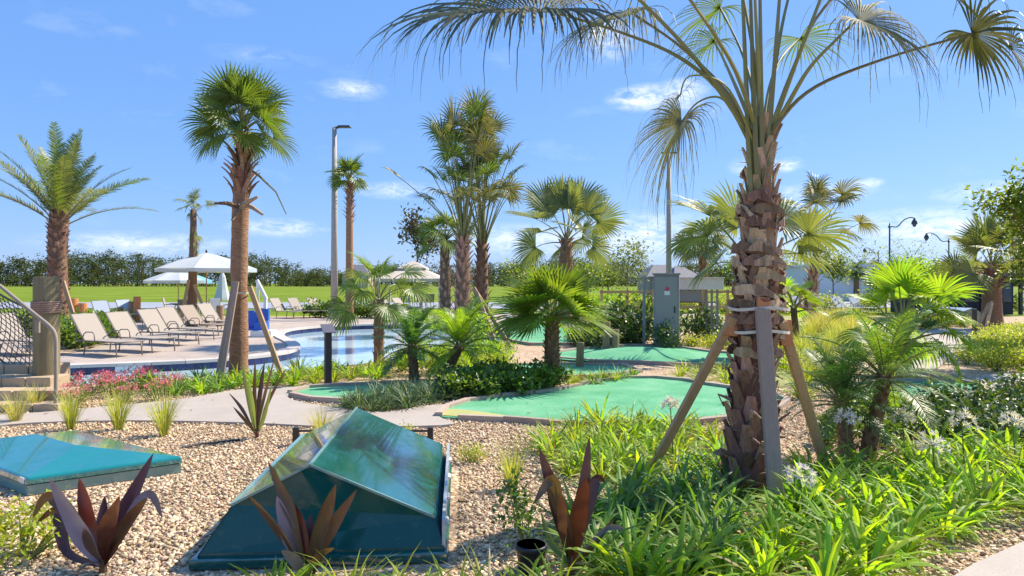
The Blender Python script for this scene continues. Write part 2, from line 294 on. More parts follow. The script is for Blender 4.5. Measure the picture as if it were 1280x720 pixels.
# ------------------------------------------------------------------ mesh helpers
class MB:
    def __init__(s): s.v = []; s.f = []; s.mi = []; s.cm = 0
    def add(s, vs, fs):
        o = len(s.v); s.v.extend(tuple(v) for v in vs); s.f.extend(tuple(i + o for i in f) for f in fs); s.mi.extend([s.cm] * len(fs))
    def box(s, c, d, rz=0, top=1.0, rot=None):
        c = Vector(c); hx, hy, hz = d[0] / 2, d[1] / 2, d[2] / 2
        R = rot or Matrix.Rotation(rz, 3, 'Z'); vs = []
        for z in (-hz, hz):
            k = top if z > 0 else 1
            for x, y in ((-hx, -hy), (hx, -hy), (hx, hy), (-hx, hy)): vs.append(c + R @ Vector((x * k, y * k, z)))
        s.add(vs, [(3, 2, 1, 0), (4, 5, 6, 7), (0, 1, 5, 4), (1, 2, 6, 5), (2, 3, 7, 6), (3, 0, 4, 7)])
    def bar(s, p, q, w, h=None, up=(0, 0, 1)):
        """rectangular bar from p to q"""
        p, q = Vector(p), Vector(q); d = (q - p).normalized(); h = h or w
        x = d.cross(Vector(up)); x = x.normalized() if x.length > 1e-4 else Vector((1, 0, 0)); y = x.cross(d)
        vs = [b + x * (a * w / 2) + y * (e * h / 2) for b in (p, q) for a, e in ((-1, -1), (1, -1), (1, 1), (-1, 1))]
        s.add(vs, [(3, 2, 1, 0), (4, 5, 6, 7), (0, 1, 5, 4), (1, 2, 6, 5), (2, 3, 7, 6), (3, 0, 4, 7)])
    def tube(s, pts, r, n=8, caps=True, jitter=0):
        pts = [Vector(p) for p in pts]; rs = r if isinstance(r, (list, tuple)) else [r] * len(pts)
        vs = []; prev = None
        for i, p in enumerate(pts):
            d = (pts[min(i + 1, len(pts) - 1)] - pts[max(i - 1, 0)]).normalized()
            x = prev - d * prev.dot(d) if prev is not None else d.cross(Vector((0, 0, 1)))
            if x.length < 1e-3: x = d.cross(Vector((1, 0, 0)))
            x.normalize(); prev = x; y = d.cross(x)
            for k in range(n):
                a = 2 * pi * k / n; rr = rs[i] * (1 + (U(-jitter, jitter) if jitter else 0)); vs.append(p + (x * cos(a) + y * sin(a)) * rr)
        fs = []
        for i in range(len(pts) - 1):
            for k in range(n): fs.append((i * n + k, i * n + (k + 1) % n, (i + 1) * n + (k + 1) % n, (i + 1) * n + k))
        if caps: fs.append(tuple(range(n - 1, -1, -1))); fs.append(tuple((len(pts) - 1) * n + k for k in range(n)))
        s.add(vs, fs)
    def lathe(s, prof, c=(0, 0, 0), n=16, cap=True):
        s.tube([(c[0], c[1], c[2] + z) for r, z in prof], [r for r, z in prof], n, cap)
    def strip(s, pts, side, ws, fold=0, nrm=None):
        """ribbon along pts; ws widths; fold raises (or sinks) the midrib"""
        k = len(pts); vs = []
        for i in range(k):
            sd = side[i] if isinstance(side, list) else side
            if fold:
                n_ = nrm[i] if isinstance(nrm, list) else nrm
                vs += [pts[i] - sd * (ws[i] / 2), pts[i] + n_ * (fold * ws[i]), pts[i] + sd * (ws[i] / 2)]
            else: vs += [pts[i] - sd * (ws[i] / 2), pts[i] + sd * (ws[i] / 2)]
        m = 3 if fold else 2; fs = []
        for i in range(k - 1):
            for j in range(m - 1): a = i * m + j; fs.append((a, a + 1, a + m + 1, a + m))
        s.add(vs, fs)
    def build(s, name, mats, parent=None, smooth=False, loc=None):
        me = bpy.data.meshes.new(name); me.from_pydata(s.v, [], s.f)
        for m in (mats if isinstance(mats, (list, tuple)) else [mats]): me.materials.append(MATS[m])
        if any(s.mi): me.polygons.foreach_set('material_index', s.mi)
        if smooth: me.polygons.foreach_set('use_smooth', [True] * len(s.f))
        me.update(); return link(name, me, parent, loc)
def link(name, me, parent=None, loc=None, rot=None, scale=None):
    o = bpy.data.objects.new(name, me); COL.objects.link(o)
    if parent: o.parent = parent
    if loc is not None: o.location = loc
    if rot is not None: o.rotation_euler = rot
    if scale is not None: o.scale = scale if hasattr(scale, '__len__') else (scale,) * 3
    return o
def tag(o, label=None, cat=None, group=None, kind=None):
    for k, v in (('label', label), ('category', cat), ('group', group), ('kind', kind)):
        if v: o[k] = v
    return o
def thing(name, loc, label, cat, group=None, rz=0):
    o = bpy.data.objects.new(name, None); COL.objects.link(o); o.location = loc; o.rotation_euler = (0, 0, rz); o.empty_display_size = .2
    return tag(o, label, cat, group)
def bevel(o, w, seg=2):
    m = o.modifiers.new('bevel', 'BEVEL'); m.width = w; m.segments = seg; m.limit_method = 'ANGLE'; return o
def copy_tree(o, parent=None):
    c = o.copy(); COL.objects.link(c); c.parent = parent
    for ch in o.children: copy_tree(ch, c)
    return c
def smooth_loop(pts, k=4, closed=True):
    n = len(pts); o = []
    for i in range(n if closed else n - 1):
        p0, p1, p2, p3 = (pts[(i + j) % n] if closed else pts[max(0, min(n - 1, i + j))] for j in (-1, 0, 1, 2))
        for q in range(k):
            t = q / k
            o.append(.5 * ((2 * p1) + (p2 - p0) * t + (2 * p0 - 5 * p1 + 4 * p2 - p3) * t * t + (3 * p1 - p0 - 3 * p2 + p3) * t ** 3))
    if not closed: o.append(pts[-1])
    return o
def sheet(name, outer, z, m, holes=(), edge=0.0, parent=None, kind='structure'):
    bm = bmesh.new(); es = []
    for lp in [outer, *holes]:
        vs = [bm.verts.new((p[0], p[1], z)) for p in lp]
        es += [bm.edges.new((vs[i], vs[(i + 1) % len(vs)])) for i in range(len(vs))]
    bmesh.ops.triangle_fill(bm, use_beauty=True, use_dissolve=False, edges=es)
    for f in bm.faces:
        f.normal_update()
        if f.normal.z < 0: f.normal_flip()
    if edge:
        n = len(outer); lo = [bm.verts.new((p[0], p[1], z - edge)) for p in outer]; bm.verts.ensure_lookup_table()
        for i in range(n): bm.faces.new((bm.verts[i], bm.verts[(i + 1) % n], lo[(i + 1) % n], lo[i]))
        bmesh.ops.recalc_face_normals(bm, faces=bm.faces)
    me = bpy.data.meshes.new(name); bm.to_mesh(me); bm.free(); me.materials.append(MATS[m])
    o = link(name, me, parent)
    if kind: o['kind'] = kind
    return o
def inside(poly, x, y):
    """vectorised point in polygon"""
    r = np.zeros(x.shape, bool); n = len(poly)
    for i in range(n):
        x1, y1 = poly[i][0], poly[i][1]; x2, y2 = poly[(i + 1) % n][0], poly[(i + 1) % n][1]
        if y1 == y2: continue
        r ^= ((y1 > y) != (y2 > y)) & (x < (x2 - x1) * (y - y1) / (y2 - y1) + x1)
    return r
def PX(l, z=0): return [G(a, b, z) for a, b in l]
ZUP = Vector((0, 0, 1))
# ------------------------------------------------------------------ plant builders
def fan_blade(mb, P, D, R, n=34, spread=4.4, droop=.3, split=.45, K=5, fold=.25, vee=.3, wk=1.0, rag=.1, costa=.0, roll=.0, fil=0):
    """pleated palm fan: pointed segments joined towards the middle, tips bending down"""
    D = D.normalized(); S = D.cross(ZUP)
    S = S.normalized() if S.length > .05 else Vector((1, 0, 0))
    Nn = S.cross(D).normalized(); dth = spread / n
    S, Nn = S * cos(roll) + Nn * sin(roll), Nn * cos(roll) - S * sin(roll)
    for i in range(n):
        th = -spread / 2 + dth * (i + .5); a = abs(th) / (spread / 2)
        dr = (D * cos(th) + S * sin(th) + Nn * (vee * abs(sin(th)))).normalized()
        sd = (-D * sin(th) + S * cos(th)).normalized()
        Lg = R * (1 - .28 * a * a) * U(1 - rag, 1 + rag * .6)
        pos = P + D * (costa * R * (1 - a)); pts = [pos.copy()]; ws = [Lg * .012]; cur = dr.copy(); st = Lg / K; dk = droop * U(.7, 1.3)
        for k in range(1, K + 1):
            t = k / K; cur = (cur + Vector((0, 0, -1)) * dk * t * t).normalized(); pos = pos + cur * st; pts.append(pos.copy())
            full = Lg * min(t, split) * 2 * math.tan(dth / 2) * wk
            ws.append(full * (1 if t <= split else max(.06, 1 - (t - split) / (1 - split)) ** .8))
        mb.strip(pts, sd, ws, fold * (1 if i % 2 else 1), Nn)
        if fil and random.random() < fil:                            # torn fibres that hang from the leaf
            for _ in range(2):
                j = random.randint(2, K); q = pts[j].copy(); v_ = (pts[j] - pts[j - 1]).normalized(); ps = [q.copy()]; l_ = R * U(.15, .42)
                for k in range(4): v_ = (v_ + Vector((U(-.25, .25), U(-.25, .25), -.75))).normalized(); q = q + v_ * l_ / 4; ps.append(q.copy())
                mb.strip(ps, sd, [.006, .006, .005, .004, .002])
def arc(p0, el, length, curve, K=7):
    """path in the XZ plane leaving at elevation el (radians) and bending down by curve in all"""
    p = Vector(p0); pts = [p.copy()]
    for k in range(K):
        e = el - curve * ((k + .5) / K) ** 1.3; p = p + Vector((cos(e), 0, sin(e))) * (length / K); pts.append(p.copy())
    e = el - curve; return pts, Vector((cos(e), 0, sin(e)))
def petiole(mb, pts, w0, w1):
    n = len(pts); mb.tube(pts, [w0 + (w1 - w0) * min(1, (i / (n - 1)) * 1.3) for i in range(n)], 5)
def fan_frond_mesh(name, leafm, el, plen, curve, R, w0=.03, w1=.012, petm='petiole', **kw):
    mb = MB(); pts, D = arc((0, 0, 0), el, plen, curve); mb.cm = 1; petiole(mb, pts, w0, w1); mb.cm = 0
    D = (D + Vector((0, 0, -kw.pop('tilt', .0)))).normalized()
    fan_blade(mb, pts[-1], D, R, **kw)
    me = bpy.data.meshes.new(name); me.from_pydata(mb.v, [], mb.f); me.materials.append(MATS[leafm]); me.materials.append(MATS[petm])
    me.polygons.foreach_set('material_index', mb.mi); me.update(); return me
def feather_mesh(name, leafm, el, length, curve, lf, n=36, w=.02, up=.35, droop=.25, start=.18, petm='petiole', w0=.025):
    mb = MB(); K = 14; pts, _ = arc((0, 0, 0), el, length, curve, K); mb.cm = 1; petiole(mb, pts, w0, .004); mb.cm = 0
    for i in range(n):
        t = start + (1 - start) * i / (n - 1); x = t * K; k = min(K - 1, int(x)); P = pts[k].lerp(pts[k + 1], x - k); T = (pts[k + 1] - pts[k]).normalized()
        Nn = Vector((-T.z, 0, T.x)); lg = lf * (sin(pi * (.22 + .72 * (t - start) / (1 - start))) ** .7) * U(.85, 1.1)
        for sgn in (-1, 1):
            dr = (T * U(.6, .9) + Vector((0, sgn, 0)) * U(.8, 1) + Nn * up * U(.3, 1.4)).normalized(); q = P.copy(); ps = [q.copy()]
            for s_ in range(3):
                dr = (dr + Vector((0, 0, -1)) * droop * (s_ + 1) / 3).normalized(); q = q + dr * lg / 3; ps.append(q.copy())
            sd = dr.cross(Nn); sd = sd.normalized() if sd.length > .1 else T
            mb.strip(ps, sd, [w * .7, w, w * .75, w * .1])
    me = bpy.data.meshes.new(name); me.from_pydata(mb.v, [], mb.f); me.materials.append(MATS[leafm]); me.materials.append(MATS[petm])
    me.polygons.foreach_set('material_index', mb.mi); me.update(); return me
def boot_mesh(name, m, lg, w0, w1, out_, th=.02, split=False):
    """old leaf base: a thick tapering scale that leans off the trunk (local +X is outwards, +Z up)"""
    K = 5; vs = []; fs = []
    for i in range(K + 1):
        t = i / K; w = w0 + (w1 - w0) * t ** .7; x = out_ * t ** 1.6 + .0; z = lg * t - out_ * .25 * t ** 3; c = w * .35 * (1 - t * .5); h = th * (1 - .4 * t)
        for y, b in ((-.5, 1), (-.2, .25), (.2, .25), (.5, 1)): vs.append((x - c * b + U(-.004, .004), y * w, z))
        for y, b in ((.5, 1), (-.5, 1)): vs.append((x - c * b - h, y * w * .9, z))
    for i in range(K):
        a, b = i * 6, i * 6 + 6
        for j in range(6): fs.append((a + j, a + (j + 1) % 6, b + (j + 1) % 6, b + j))
    fs.append(tuple(K * 6 + j for j in range(6)))
    me = bpy.data.meshes.new(name); me.from_pydata(vs, [], fs); me.materials.append(MATS[m]); me.update(); return me
def trunk(mb, pts, rs, n=14, rings=0.03, sub=5):
    P = smooth_loop([Vector(p) for p in pts], sub, False); k = len(P); R = []
    for i in range(k):
        x = i / (k - 1) * (len(rs) - 1); j = min(len(rs) - 2, int(x)); r = rs[j] + (rs[j + 1] - rs[j]) * (x - j); R.append(r * (1 + U(-rings, rings)))
    mb.tube(P, R, n, True, .03); return P, R
def set_boots(parent, P, R, t0, t1, n, meshes, scale=(.9, 1.15), name='leaf_base', tilt=0.0, joined=None, sink=.0):
    """spiral of leaf bases on a trunk path; joined: ONE stuff part when they are too small to pick apart"""
    ga = radians(137.5); acc = MB()
    for i in range(n):
        t = t0 + (t1 - t0) * (i + U(-.25, .25)) / n; t = max(0, min(.999, t)); x = t * (len(P) - 1); k = int(x); p = P[k].lerp(P[k + 1], x - k); r = R[k] + (R[k + 1] - R[k]) * (x - k)
        a = i * ga + U(-.2, .2); s = U(*scale); me = random.choice(meshes)
        loc = p + Vector((cos(a), sin(a), 0)) * (r - sink); rot = Euler((U(-.12, .12), tilt + U(-.12, .12), a))
        if joined is None: link(name, me, parent, loc, rot, s)
        else:
            mt = Matrix.Translation(loc) @ rot.to_matrix().to_4x4() @ Matrix.Scale(s, 4)
            acc.add([mt @ v.co for v in me.vertices], [tuple(f.vertices) for f in me.polygons])
    if joined is not None: acc.build(name, joined, parent)['kind'] = 'stuff'
def crown(parent, top, meshes, n, spread_z=.15, scale=(.85, 1.15), az0=0, ga=137.5, azs=None, r=.04):
    """meshes listed from the upright young leaves to the hanging old ones"""
    for i in range(n):
        u = i / max(1, n - 1); k = min(len(meshes) - 1, int(u * len(meshes) + U(-.3, .3))); k = max(0, k)
        a = radians(az0 + i * ga + U(-14, 14)) if azs is None else radians(azs[i])
        link('frond', meshes[k], parent, Vector(top) + Vector((cos(a) * r, sin(a) * r, spread_z * (.5 - u))), (U(-.15, .15), U(-.08, .08), a), U(*scale))
def wood_stakes(root, boards, m='lumber', w=.09, t=.04):
    for p, q in boards:
        mb = MB(); mb.bar(p, q, w, t, up=(0, 1, .2)); bevel(mb.build('stake', m, root), .004)
def strap_tuft(mb, n, Lr, w, el=(30, 85), curve=(.6, 1.6), K=4, fold=.2, r0=.05, taper=.5):
    for i in range(n):
        a = U(0, 2 * pi); c, s = cos(a), sin(a); lg = U(*Lr); pts, _ = arc((0, 0, 0), radians(U(*el)), lg, U(*curve), K)
        o = Vector((c * U(0, r0), s * U(0, r0), 0)); P = [Vector((p.x * c, p.x * s, p.z)) + o for p in pts]; sd = Vector((-s, c, 0)); tw = U(-.5, .5); sd = (sd + ZUP * tw).normalized()
        ws = [w * (.7 if k == 0 else 1 if k < K * taper + 1 else max(.08, 1 - (k / K - taper) / (1 - taper))) for k in range(K + 1)]
        mb.cm = 1 if random.random() < .03 else 0; mb.strip(P, sd, ws, fold, ZUP)
def leaf_cloud(mb, centres, sig, n, l, w, up=.3, flat=1.0, fold=.12):
    """n small folded leaves scattered round each centre"""
    for c in centres:
        c = Vector(c)
        for _ in range(n):
            p = c + Vector((random.gauss(0, sig), random.gauss(0, sig), random.gauss(0, sig) * flat))
            if p.z < .01: p.z = U(.01, .06)
            d = Vector((random.gauss(0, 1), random.gauss(0, 1), random.gauss(0, .7) + up)).normalized(); s = d.cross(Vector((random.gauss(0, .5), random.gauss(0, .5), 1)))
            if s.length < .05: continue
            s.normalize(); nn = s.cross(d); L_ = l * U(.7, 1.25); w_ = w * U(.8, 1.2); m = p + d * L_ * .5
            mb.add([p, m - s * w_ / 2 + nn * fold * w_, p + d * L_, m + s * w_ / 2 + nn * fold * w_], [(0, 1, 2), (0, 2, 3)])
def shrub_mesh(kind_seed, rx, rz, nleaf, l, w, leafm, up=.5, flowers=0, flm=None):
    random.seed(kind_seed); mb = MB(); cs = []
    for i in range(max(6, nleaf // 14)):
        a = U(0, 2 * pi); r = rx * math.sqrt(U(0, 1)) * .85; h = rz * (.25 + .7 * U(0, 1) * math.sqrt(max(0.05, 1 - (r / rx) ** 2))); cs.append((cos(a) * r, sin(a) * r, h))
    mb.cm = 1
    for c in cs[:10]: mb.tube([(c[0] * .15, c[1] * .15, 0), (c[0] * .6, c[1] * .6, c[2] * .6), c], [.009, .007, .003], 4)
    mb.cm = 0; leaf_cloud(mb, cs, rx * .2, 14, l, w, up, .8)
    if flowers:
        mb.cm = 2
        fc = [(cos(a) * r, sin(a) * r, rz * U(.75, 1.1)) for a, r in ((U(0, 6.28), rx * math.sqrt(U(0, 1))) for _ in range(flowers))]
        leaf_cloud(mb, fc, .022, 7, .035, .03, .6)
    me = bpy.data.meshes.new('shrub'); me.from_pydata(mb.v, [], mb.f)
    for m in (leafm, 'stem', flm or 'stem'): me.materials.append(MATS[m])
    me.polygons.foreach_set('material_index', mb.mi); me.update(); return me
def tuft_mesh(seed, leafm, **kw):
    random.seed(seed); mb = MB(); strap_tuft(mb, **kw); me = bpy.data.meshes.new('tuft'); me.from_pydata(mb.v, [], mb.f); me.materials.append(MATS[leafm]); me.materials.append(MATS['leaf_dry']); me.polygons.foreach_set('material_index', mb.mi); me.update(); return me
TAKEN = []
def scatter(poly_px, spacing, z=0, tries=4000, jit=True):
    """ground points at least spacing apart inside a ground patch outlined by photo pixels"""
    P = PX(poly_px); x0, x1 = min(p.x for p in P), max(p.x for p in P); y0, y1 = min(p.y for p in P), max(p.y for p in P); pts = []
    for _ in range(tries):
        x, y = U(x0, x1), U(y0, y1)
        if not inside(P, np.array([x]), np.array([y]))[0]: continue
        if all((x - a) ** 2 + (y - b) ** 2 > spacing ** 2 for a, b in pts): pts.append((x, y))
    return pts
LM = [('wooden pile', 58, 499), ('tall round palm', 298, 455), ('black sign post', 410, 482), ('pitched teal cover', 400, 640), ('darker feather palm', 518, 480), ('lime fan palm', 690, 480), ('purple cordyline', 713, 700), ('propped palm', 938, 617), ('right stake', 1034, 598), ('left stake', 813, 590), ('grey stake', 972, 650), ('leaning feather palm', 1082, 580), ('olive palm', 1012, 402), ('electrical cabinet', 833, 435), ('single wooden post', 725, 460), ('light pole', 418, 399), ('twin palms', 590, 424), ('right edge tree', 1277, 458), ('stout palm', 1240, 411), ('grey bracket', 538, 557)]
ORD_ = ['nearest', 'second nearest', 'third nearest', 'fourth nearest', 'fifth nearest', 'sixth nearest', 'seventh nearest', 'eighth nearest', 'ninth nearest', 'tenth nearest']
ORD = ORD_ + [w + ' nearest' for w in ('eleventh', 'twelfth', 'thirteenth', 'fourteenth', 'fifteenth', 'sixteenth', 'seventeenth', 'eighteenth', 'nineteenth', 'twentieth', 'twenty-first', 'twenty-second', 'twenty-third', 'twenty-fourth', 'twenty-fifth', 'twenty-sixth', 'twenty-seventh', 'twenty-eighth', 'twenty-ninth', 'thirtieth')]
def place_labels(objs, label):
    rows = {}
    for o in objs:
        q = [((G(px, py) - o.location).length, n, G(px, py)) for n, px, py in LM]; d, n, p = min(q, key=lambda t: t[0]); v = o.location - p
        side = ('right of' if v.x > 0 else 'left of') if abs(v.x) > abs(v.y) else ('behind' if v.y > 0 else 'in front of'); rows.setdefault((n, side), []).append((d, o))
    for (n, side), l in rows.items():
        for (d, o), od in zip(sorted(l, key=lambda t: t[0]), ORD + ['farther out'] * 99): o['label'] = f'{label.split(" | ")[0]}, {od} {side} the {n}'
def plant_row(name, meshes, pts, label, cat, group, scale=(.85, 1.15), z=0):
    objs = []
    for x, y in pts:
        o = link(name, random.choice(meshes), None, (x, y, z), (U(-.06, .06), U(-.06, .06), U(0, 6.28)), U(*scale)); tag(o, label, cat, group); objs.append(o)
    place_labels(objs, label)
def tree(name, base, h, spread, label, cat, leafm, nl=60, per=22, l=.12, w=.06, trunk_r=.08, fork=.35, sig=.3, group=None, barkm='bark', flat=1.0, seed=1):
    random.seed(seed); root = thing(name, base, label, cat, group); tb = MB(); cs = []
    tp = Vector((U(-.1, .1), U(-.1, .1), h * fork)); tb.tube([(0, 0, -.05), tp * .5, tp, tp + Vector((0, 0, h * .3))], [trunk_r, trunk_r * .8, trunk_r * .65, trunk_r * .3], 8)
    for i in range(9):
        a = i * 2.4 + U(-.4, .4); s0 = tp + Vector((0, 0, h * U(-.05, .25))); e = s0 + Vector((cos(a) * spread * U(.4, .95), sin(a) * spread * U(.4, .95), h * U(.12, .42)))
        e.z = min(e.z, h * .97); mid = s0.lerp(e, .5) + Vector((0, 0, h * .04)); tb.tube([s0, mid, e], [trunk_r * .4, trunk_r * .25, trunk_r * .1], 5)
        for _ in range(nl // 9): q = mid.lerp(e, U(0, 1.15)); cs.append(q + Vector((U(-1, 1) * spread * .28, U(-1, 1) * spread * .28, U(-.5, 1) * spread * .28)))
    tb.build('trunk', barkm, root); cb = MB(); leaf_cloud(cb, cs, sig * spread * .42, per, l, w, .1, flat); cb.build('crown', leafm, root); return root
#=====SETTING=====
# ------------------------------------------------------------------ the setting
pool_far = PX([(-120, 463), (-20, 462.5), (75, 459.5), (160, 456.5), (250, 452.5), (320, 447), (362, 441), (374, 434), (366, 427), (354, 421), (358, 414.5), (385, 410.5), (430, 407.5), (480, 406), (540, 406), (600, 408)])
pool_near = PX([(632, 416), (620, 432), (560, 448), (480, 452), (420, 458), (330, 466), (200, 474), (75, 482), (-140, 488)])
pool_far_s = smooth_loop(pool_far, 4, False); pool = pool_far_s + smooth_loop(pool_near, 3, False)
big = 3000
sheet('ground', [(-big, -20, 0), (big, -20, 0), (big, big, 0), (-big, big, 0)], -.03, 'meadow', [pool])
bed_poly = [(-60, -6), (60, -6), (48, 33), (-50, 33)]
sheet('gravel_bed', [Vector((*p, 0)) for p in bed_poly], -.004, 'gravel', [pool])
sheet('pool_water', pool, -.15, 'water')
mbw = MB()
for i in range(len(pool)):
    p, q = pool[i], pool[(i + 1) % len(pool)]
    mbw.add([(p.x, p.y, 0), (q.x, q.y, 0), (q.x, q.y, -.6), (p.x, p.y, -.6)], [(0, 1, 2, 3)])
pw = mbw.build('pool_wall', 'tile_navy'); pw['kind'] = 'structure'
sheet('pool_floor', pool, -.6, 'tile_white')
deck = [p.copy() for p in pool_far_s] + PX([(660, 409), (760, 404), (900, 399), (900, 392.5), (620, 393), (400, 397), (250, 398)]) + [Vector((-22, 32, 0)), Vector((-26, 13, 0))]
sheet('pool_deck', deck, .008, 'deck_pavers')
# coping slabs round the pool edge, each a piece of its own; navy tiles under them
unit = MB(); unit.box((0, 0, 0), (1, 1, 1)); UNIT = {}
def unit_box(name, m, parent, c, d, rz, bev=None):
    k = m
    if k not in UNIT:
        me = bpy.data.meshes.new('slab'); me.from_pydata(unit.v, [], unit.f); me.materials.append(MATS[m]); me.update(); UNIT[k] = me
    return link(name, UNIT[k], parent, c, (0, 0, rz), d)
cop = bpy.data.objects.new('pool_coping', None); COL.objects.link(cop); cop['kind'] = 'structure'
def along(path, step):
    out_ = []; acc = 0; p = path[0].copy(); i = 0; nxt = step; pts = [path[0].copy()]; tot = 0
    for a, b in zip(path, path[1:]):
        l = (b - a).length
        while nxt <= tot + l + 1e-6: pts.append(a.lerp(b, (nxt - tot) / l)); nxt += step
        tot += l
    return pts
cp = along(pool_far_s, .6)
for i, (a, b) in enumerate(zip(cp, cp[1:])):
    d = b - a; n_ = Vector((-d.y, d.x, 0)).normalized(); c = (a + b) / 2 + n_ * .11; unit_box('coping_slab', 'coping', cop, (c.x, c.y, .015), (d.length - .008, .3, .06), math.atan2(d.y, d.x))
tl = along(pool_far_s, .155); ntile = 0
for i, (a, b) in enumerate(zip(tl, tl[1:])):
    d = b - a; n_ = Vector((d.y, -d.x, 0)).normalized(); m_ = (a + b) / 2
    px = CX + m_.x / m_.y * F
    if px < -30 or px > 480: continue
    white = 140 < px < 179
    c = m_ + n_ * .012; unit_box('tile', 'tile_white' if white else 'tile_navy', pw, (c.x, c.y, -.085), (.148, .02, .13), math.atan2(d.y, d.x)); ntile += 1
    if white:
        TAKEN.append((c + n_ * .0115, math.atan2(d.y, d.x)))
def text(body, m, size, loc, rot, name, parent=None):
    cu = bpy.data.curves.new(name, 'FONT'); cu.body = body; cu.size = size; cu.align_x = 'CENTER'; cu.align_y = 'CENTER'; cu.extrude = .001; cu.materials.append(MATS[m])
    o = bpy.data.objects.new(name, cu); COL.objects.link(o); o.location = loc; o.rotation_euler = rot; o.parent = parent; return o
for (c, a), ch in zip(TAKEN, ['', '1', '', 'FT', 'O', '']):
    if ch: text(ch, 'ink', .11, (c.x, c.y, -.085), (pi / 2, 0, a), 'lettering', pw)
sheet('access_road', [Vector(p) for p in ((-120, 44, 0), (-40, 44, 0), (6, 43, 0), (40, 46, 0), (40, 60, 0), (-10, 57, 0), (-120, 58, 0))], .0, 'road')
sheet('far_track', [Vector(p) for p in ((-460, 298, 0), (460, 298, 0), (460, 313, 0), (-460, 313, 0))], .0, 'lawn')
path_px = [(-260, 556), (-60, 541), (40, 531.5), (160, 528.5), (300, 531), (430, 537), (500, 536), (568, 533), (548, 523), (566, 509), (530, 510), (480, 518), (430, 513), (380, 506), (358, 497), (372, 486), (330, 487), (285, 491), (230, 501), (130, 511), (40, 519), (-60, 525), (-260, 538)]
path = smooth_loop(PX(path_px), 3)
sheet('garden_path', path, .03, 'concrete', edge=.06)
path2 = smooth_loop(PX([(1140, 503), (1180, 482), (1230, 471), (1290, 468), (1450, 466), (1450, 489), (1290, 491), (1225, 498)]), 3)
sheet('garden_path', path2, .028, 'concrete', edge=.05)
path3 = smooth_loop(PX([(1075, 425), (1100, 416), (1160, 411), (1225, 412), (1300, 418), (1300, 426), (1215, 430), (1190, 445), (1165, 466), (1120, 470), (1130, 445), (1120, 430)]), 3)
sheet('garden_path', path3, .026, 'concrete', edge=.05)
path4 = smooth_loop(PX([(560, 447), (640, 440), (700, 436), (720, 441), (640, 446), (600, 452)]), 2)
sidewalk = [G(1160, 752), G(1216, 716), G(1290, 682), G(1500, 640), G(1600, 752)]
sheet('sidewalk', sidewalk, .05, 'concrete', edge=.1)
sheet('lawn_strip', smooth_loop(PX([(930, 470), (925, 402), (1030, 396), (1160, 400), (1130, 411), (1060, 430), (1020, 470)]), 3), .006, 'lawn')
sheet('lawn_strip', smooth_loop(PX([(700, 399), (900, 394.5), (930, 399), (900, 412), (760, 412)]), 3), .012, 'lawn')
sheet('planting_bed', smooth_loop(PX([(48, 440), (60, 420), (110, 408), (150, 412), (130, 428), (90, 442)]), 3), .02, 'gravel')
sheet('mulch_strip', smooth_loop(PX([(625, 398), (700, 396), (700, 405), (640, 405)]), 2), .016, 'concrete')
# putting greens
greens = {}
def green(key, px, label, z=.03, kstep=.55, kerb=True, m='turf', kh=.075):
    lp = smooth_loop(PX(px), 4); c = sum(lp, Vector()) / len(lp); greens[key] = lp
    root = thing('putting_green', (c.x, c.y, 0), label, 'putting green', 'miniature golf greens in the gravel')
    o = sheet('turf', [p - Vector((c.x, c.y, 0)) for p in lp], z, m, edge=.04, parent=root, kind=None)
    if kerb:
        cl = along(lp + [lp[0]], kstep)
        for a, b in zip(cl, cl[1:]):
            d = b - a; n_ = Vector((d.y, -d.x, 0)).normalized(); q = (a + b) / 2 - Vector((c.x, c.y, 0)); sgn = 1
            unit_box('kerb_stone', 'kerb', root, (q.x, q.y, z + U(.0, .012)), (d.length * 1.02 - .012, .085 + U(-.01, .01), kh), math.atan2(d.y, d.x) + U(-.02, .02))
    return root
gA = green('a', [(548, 523), (562, 511), (590, 503), (640, 497), (690, 491), (725, 484), (760, 477), (800, 474), (850, 477), (900, 486), (960, 494), (985, 505), (950, 520), (880, 530), (800, 535), (700, 533), (620, 527)], 'large curving mini golf green with a stone kerb, in front of the fan palm')
sheet('turf_patch', [p - Vector((gA.location.x, gA.location.y, 0)) for p in smooth_loop(PX([(551, 522.5), (565, 515), (600, 518), (640, 524), (660, 529), (620, 526)]), 3)], .036, 'turf_rough', parent=gA, kind=None)
gB = green('b', [(556, 464), (600, 459.5), (680, 458), (760, 458), (800, 462), (790, 469), (720, 474), (640, 476), (580, 472)], 'narrow green strip showing behind the broadleaf bushes and the fan palm trunk', kstep=.9)
gC = green('c', [(690, 443), (740, 437), (800, 433), (850, 436), (900, 443), (990, 448), (1000, 455), (920, 460), (800, 455), (740, 453), (700, 450)], 'mini golf green with a raised hump in front of the grey electrical cabinet', kstep=.9)
gE = green('e', [(628, 412), (650, 407), (690, 406), (730, 410), (760, 420), (745, 430), (690, 432), (655, 431), (632, 425)], 'small far mini golf green beside the sign post with a white plate', kstep=1.2)
gF = green('f', [(362, 494), (385, 487), (440, 484), (500, 481), (560, 480), (600, 483), (590, 496), (500, 503), (430, 504), (385, 501)], 'flat green half hidden by the dark grassy clumps beside the path')
gD = green('d', [(1040, 498), (1075, 488), (1120, 480), (1180, 478), (1230, 484), (1215, 496), (1160, 502), (1090, 504)], 'pale green mini golf carpet behind the small feather palms at the right')
mm = MB(); c = G(800, 447); nr = 10; ns = 24; vs = [(0, 0, .20)]
for i in range(1, nr + 1):
    r = i / nr
    for k in range(ns): a = 2 * pi * k / ns; vs.append((cos(a) * r * 2.1, sin(a) * r * 1.15,   .19 * (cos(pi * r) + 1) / 2 + .006))
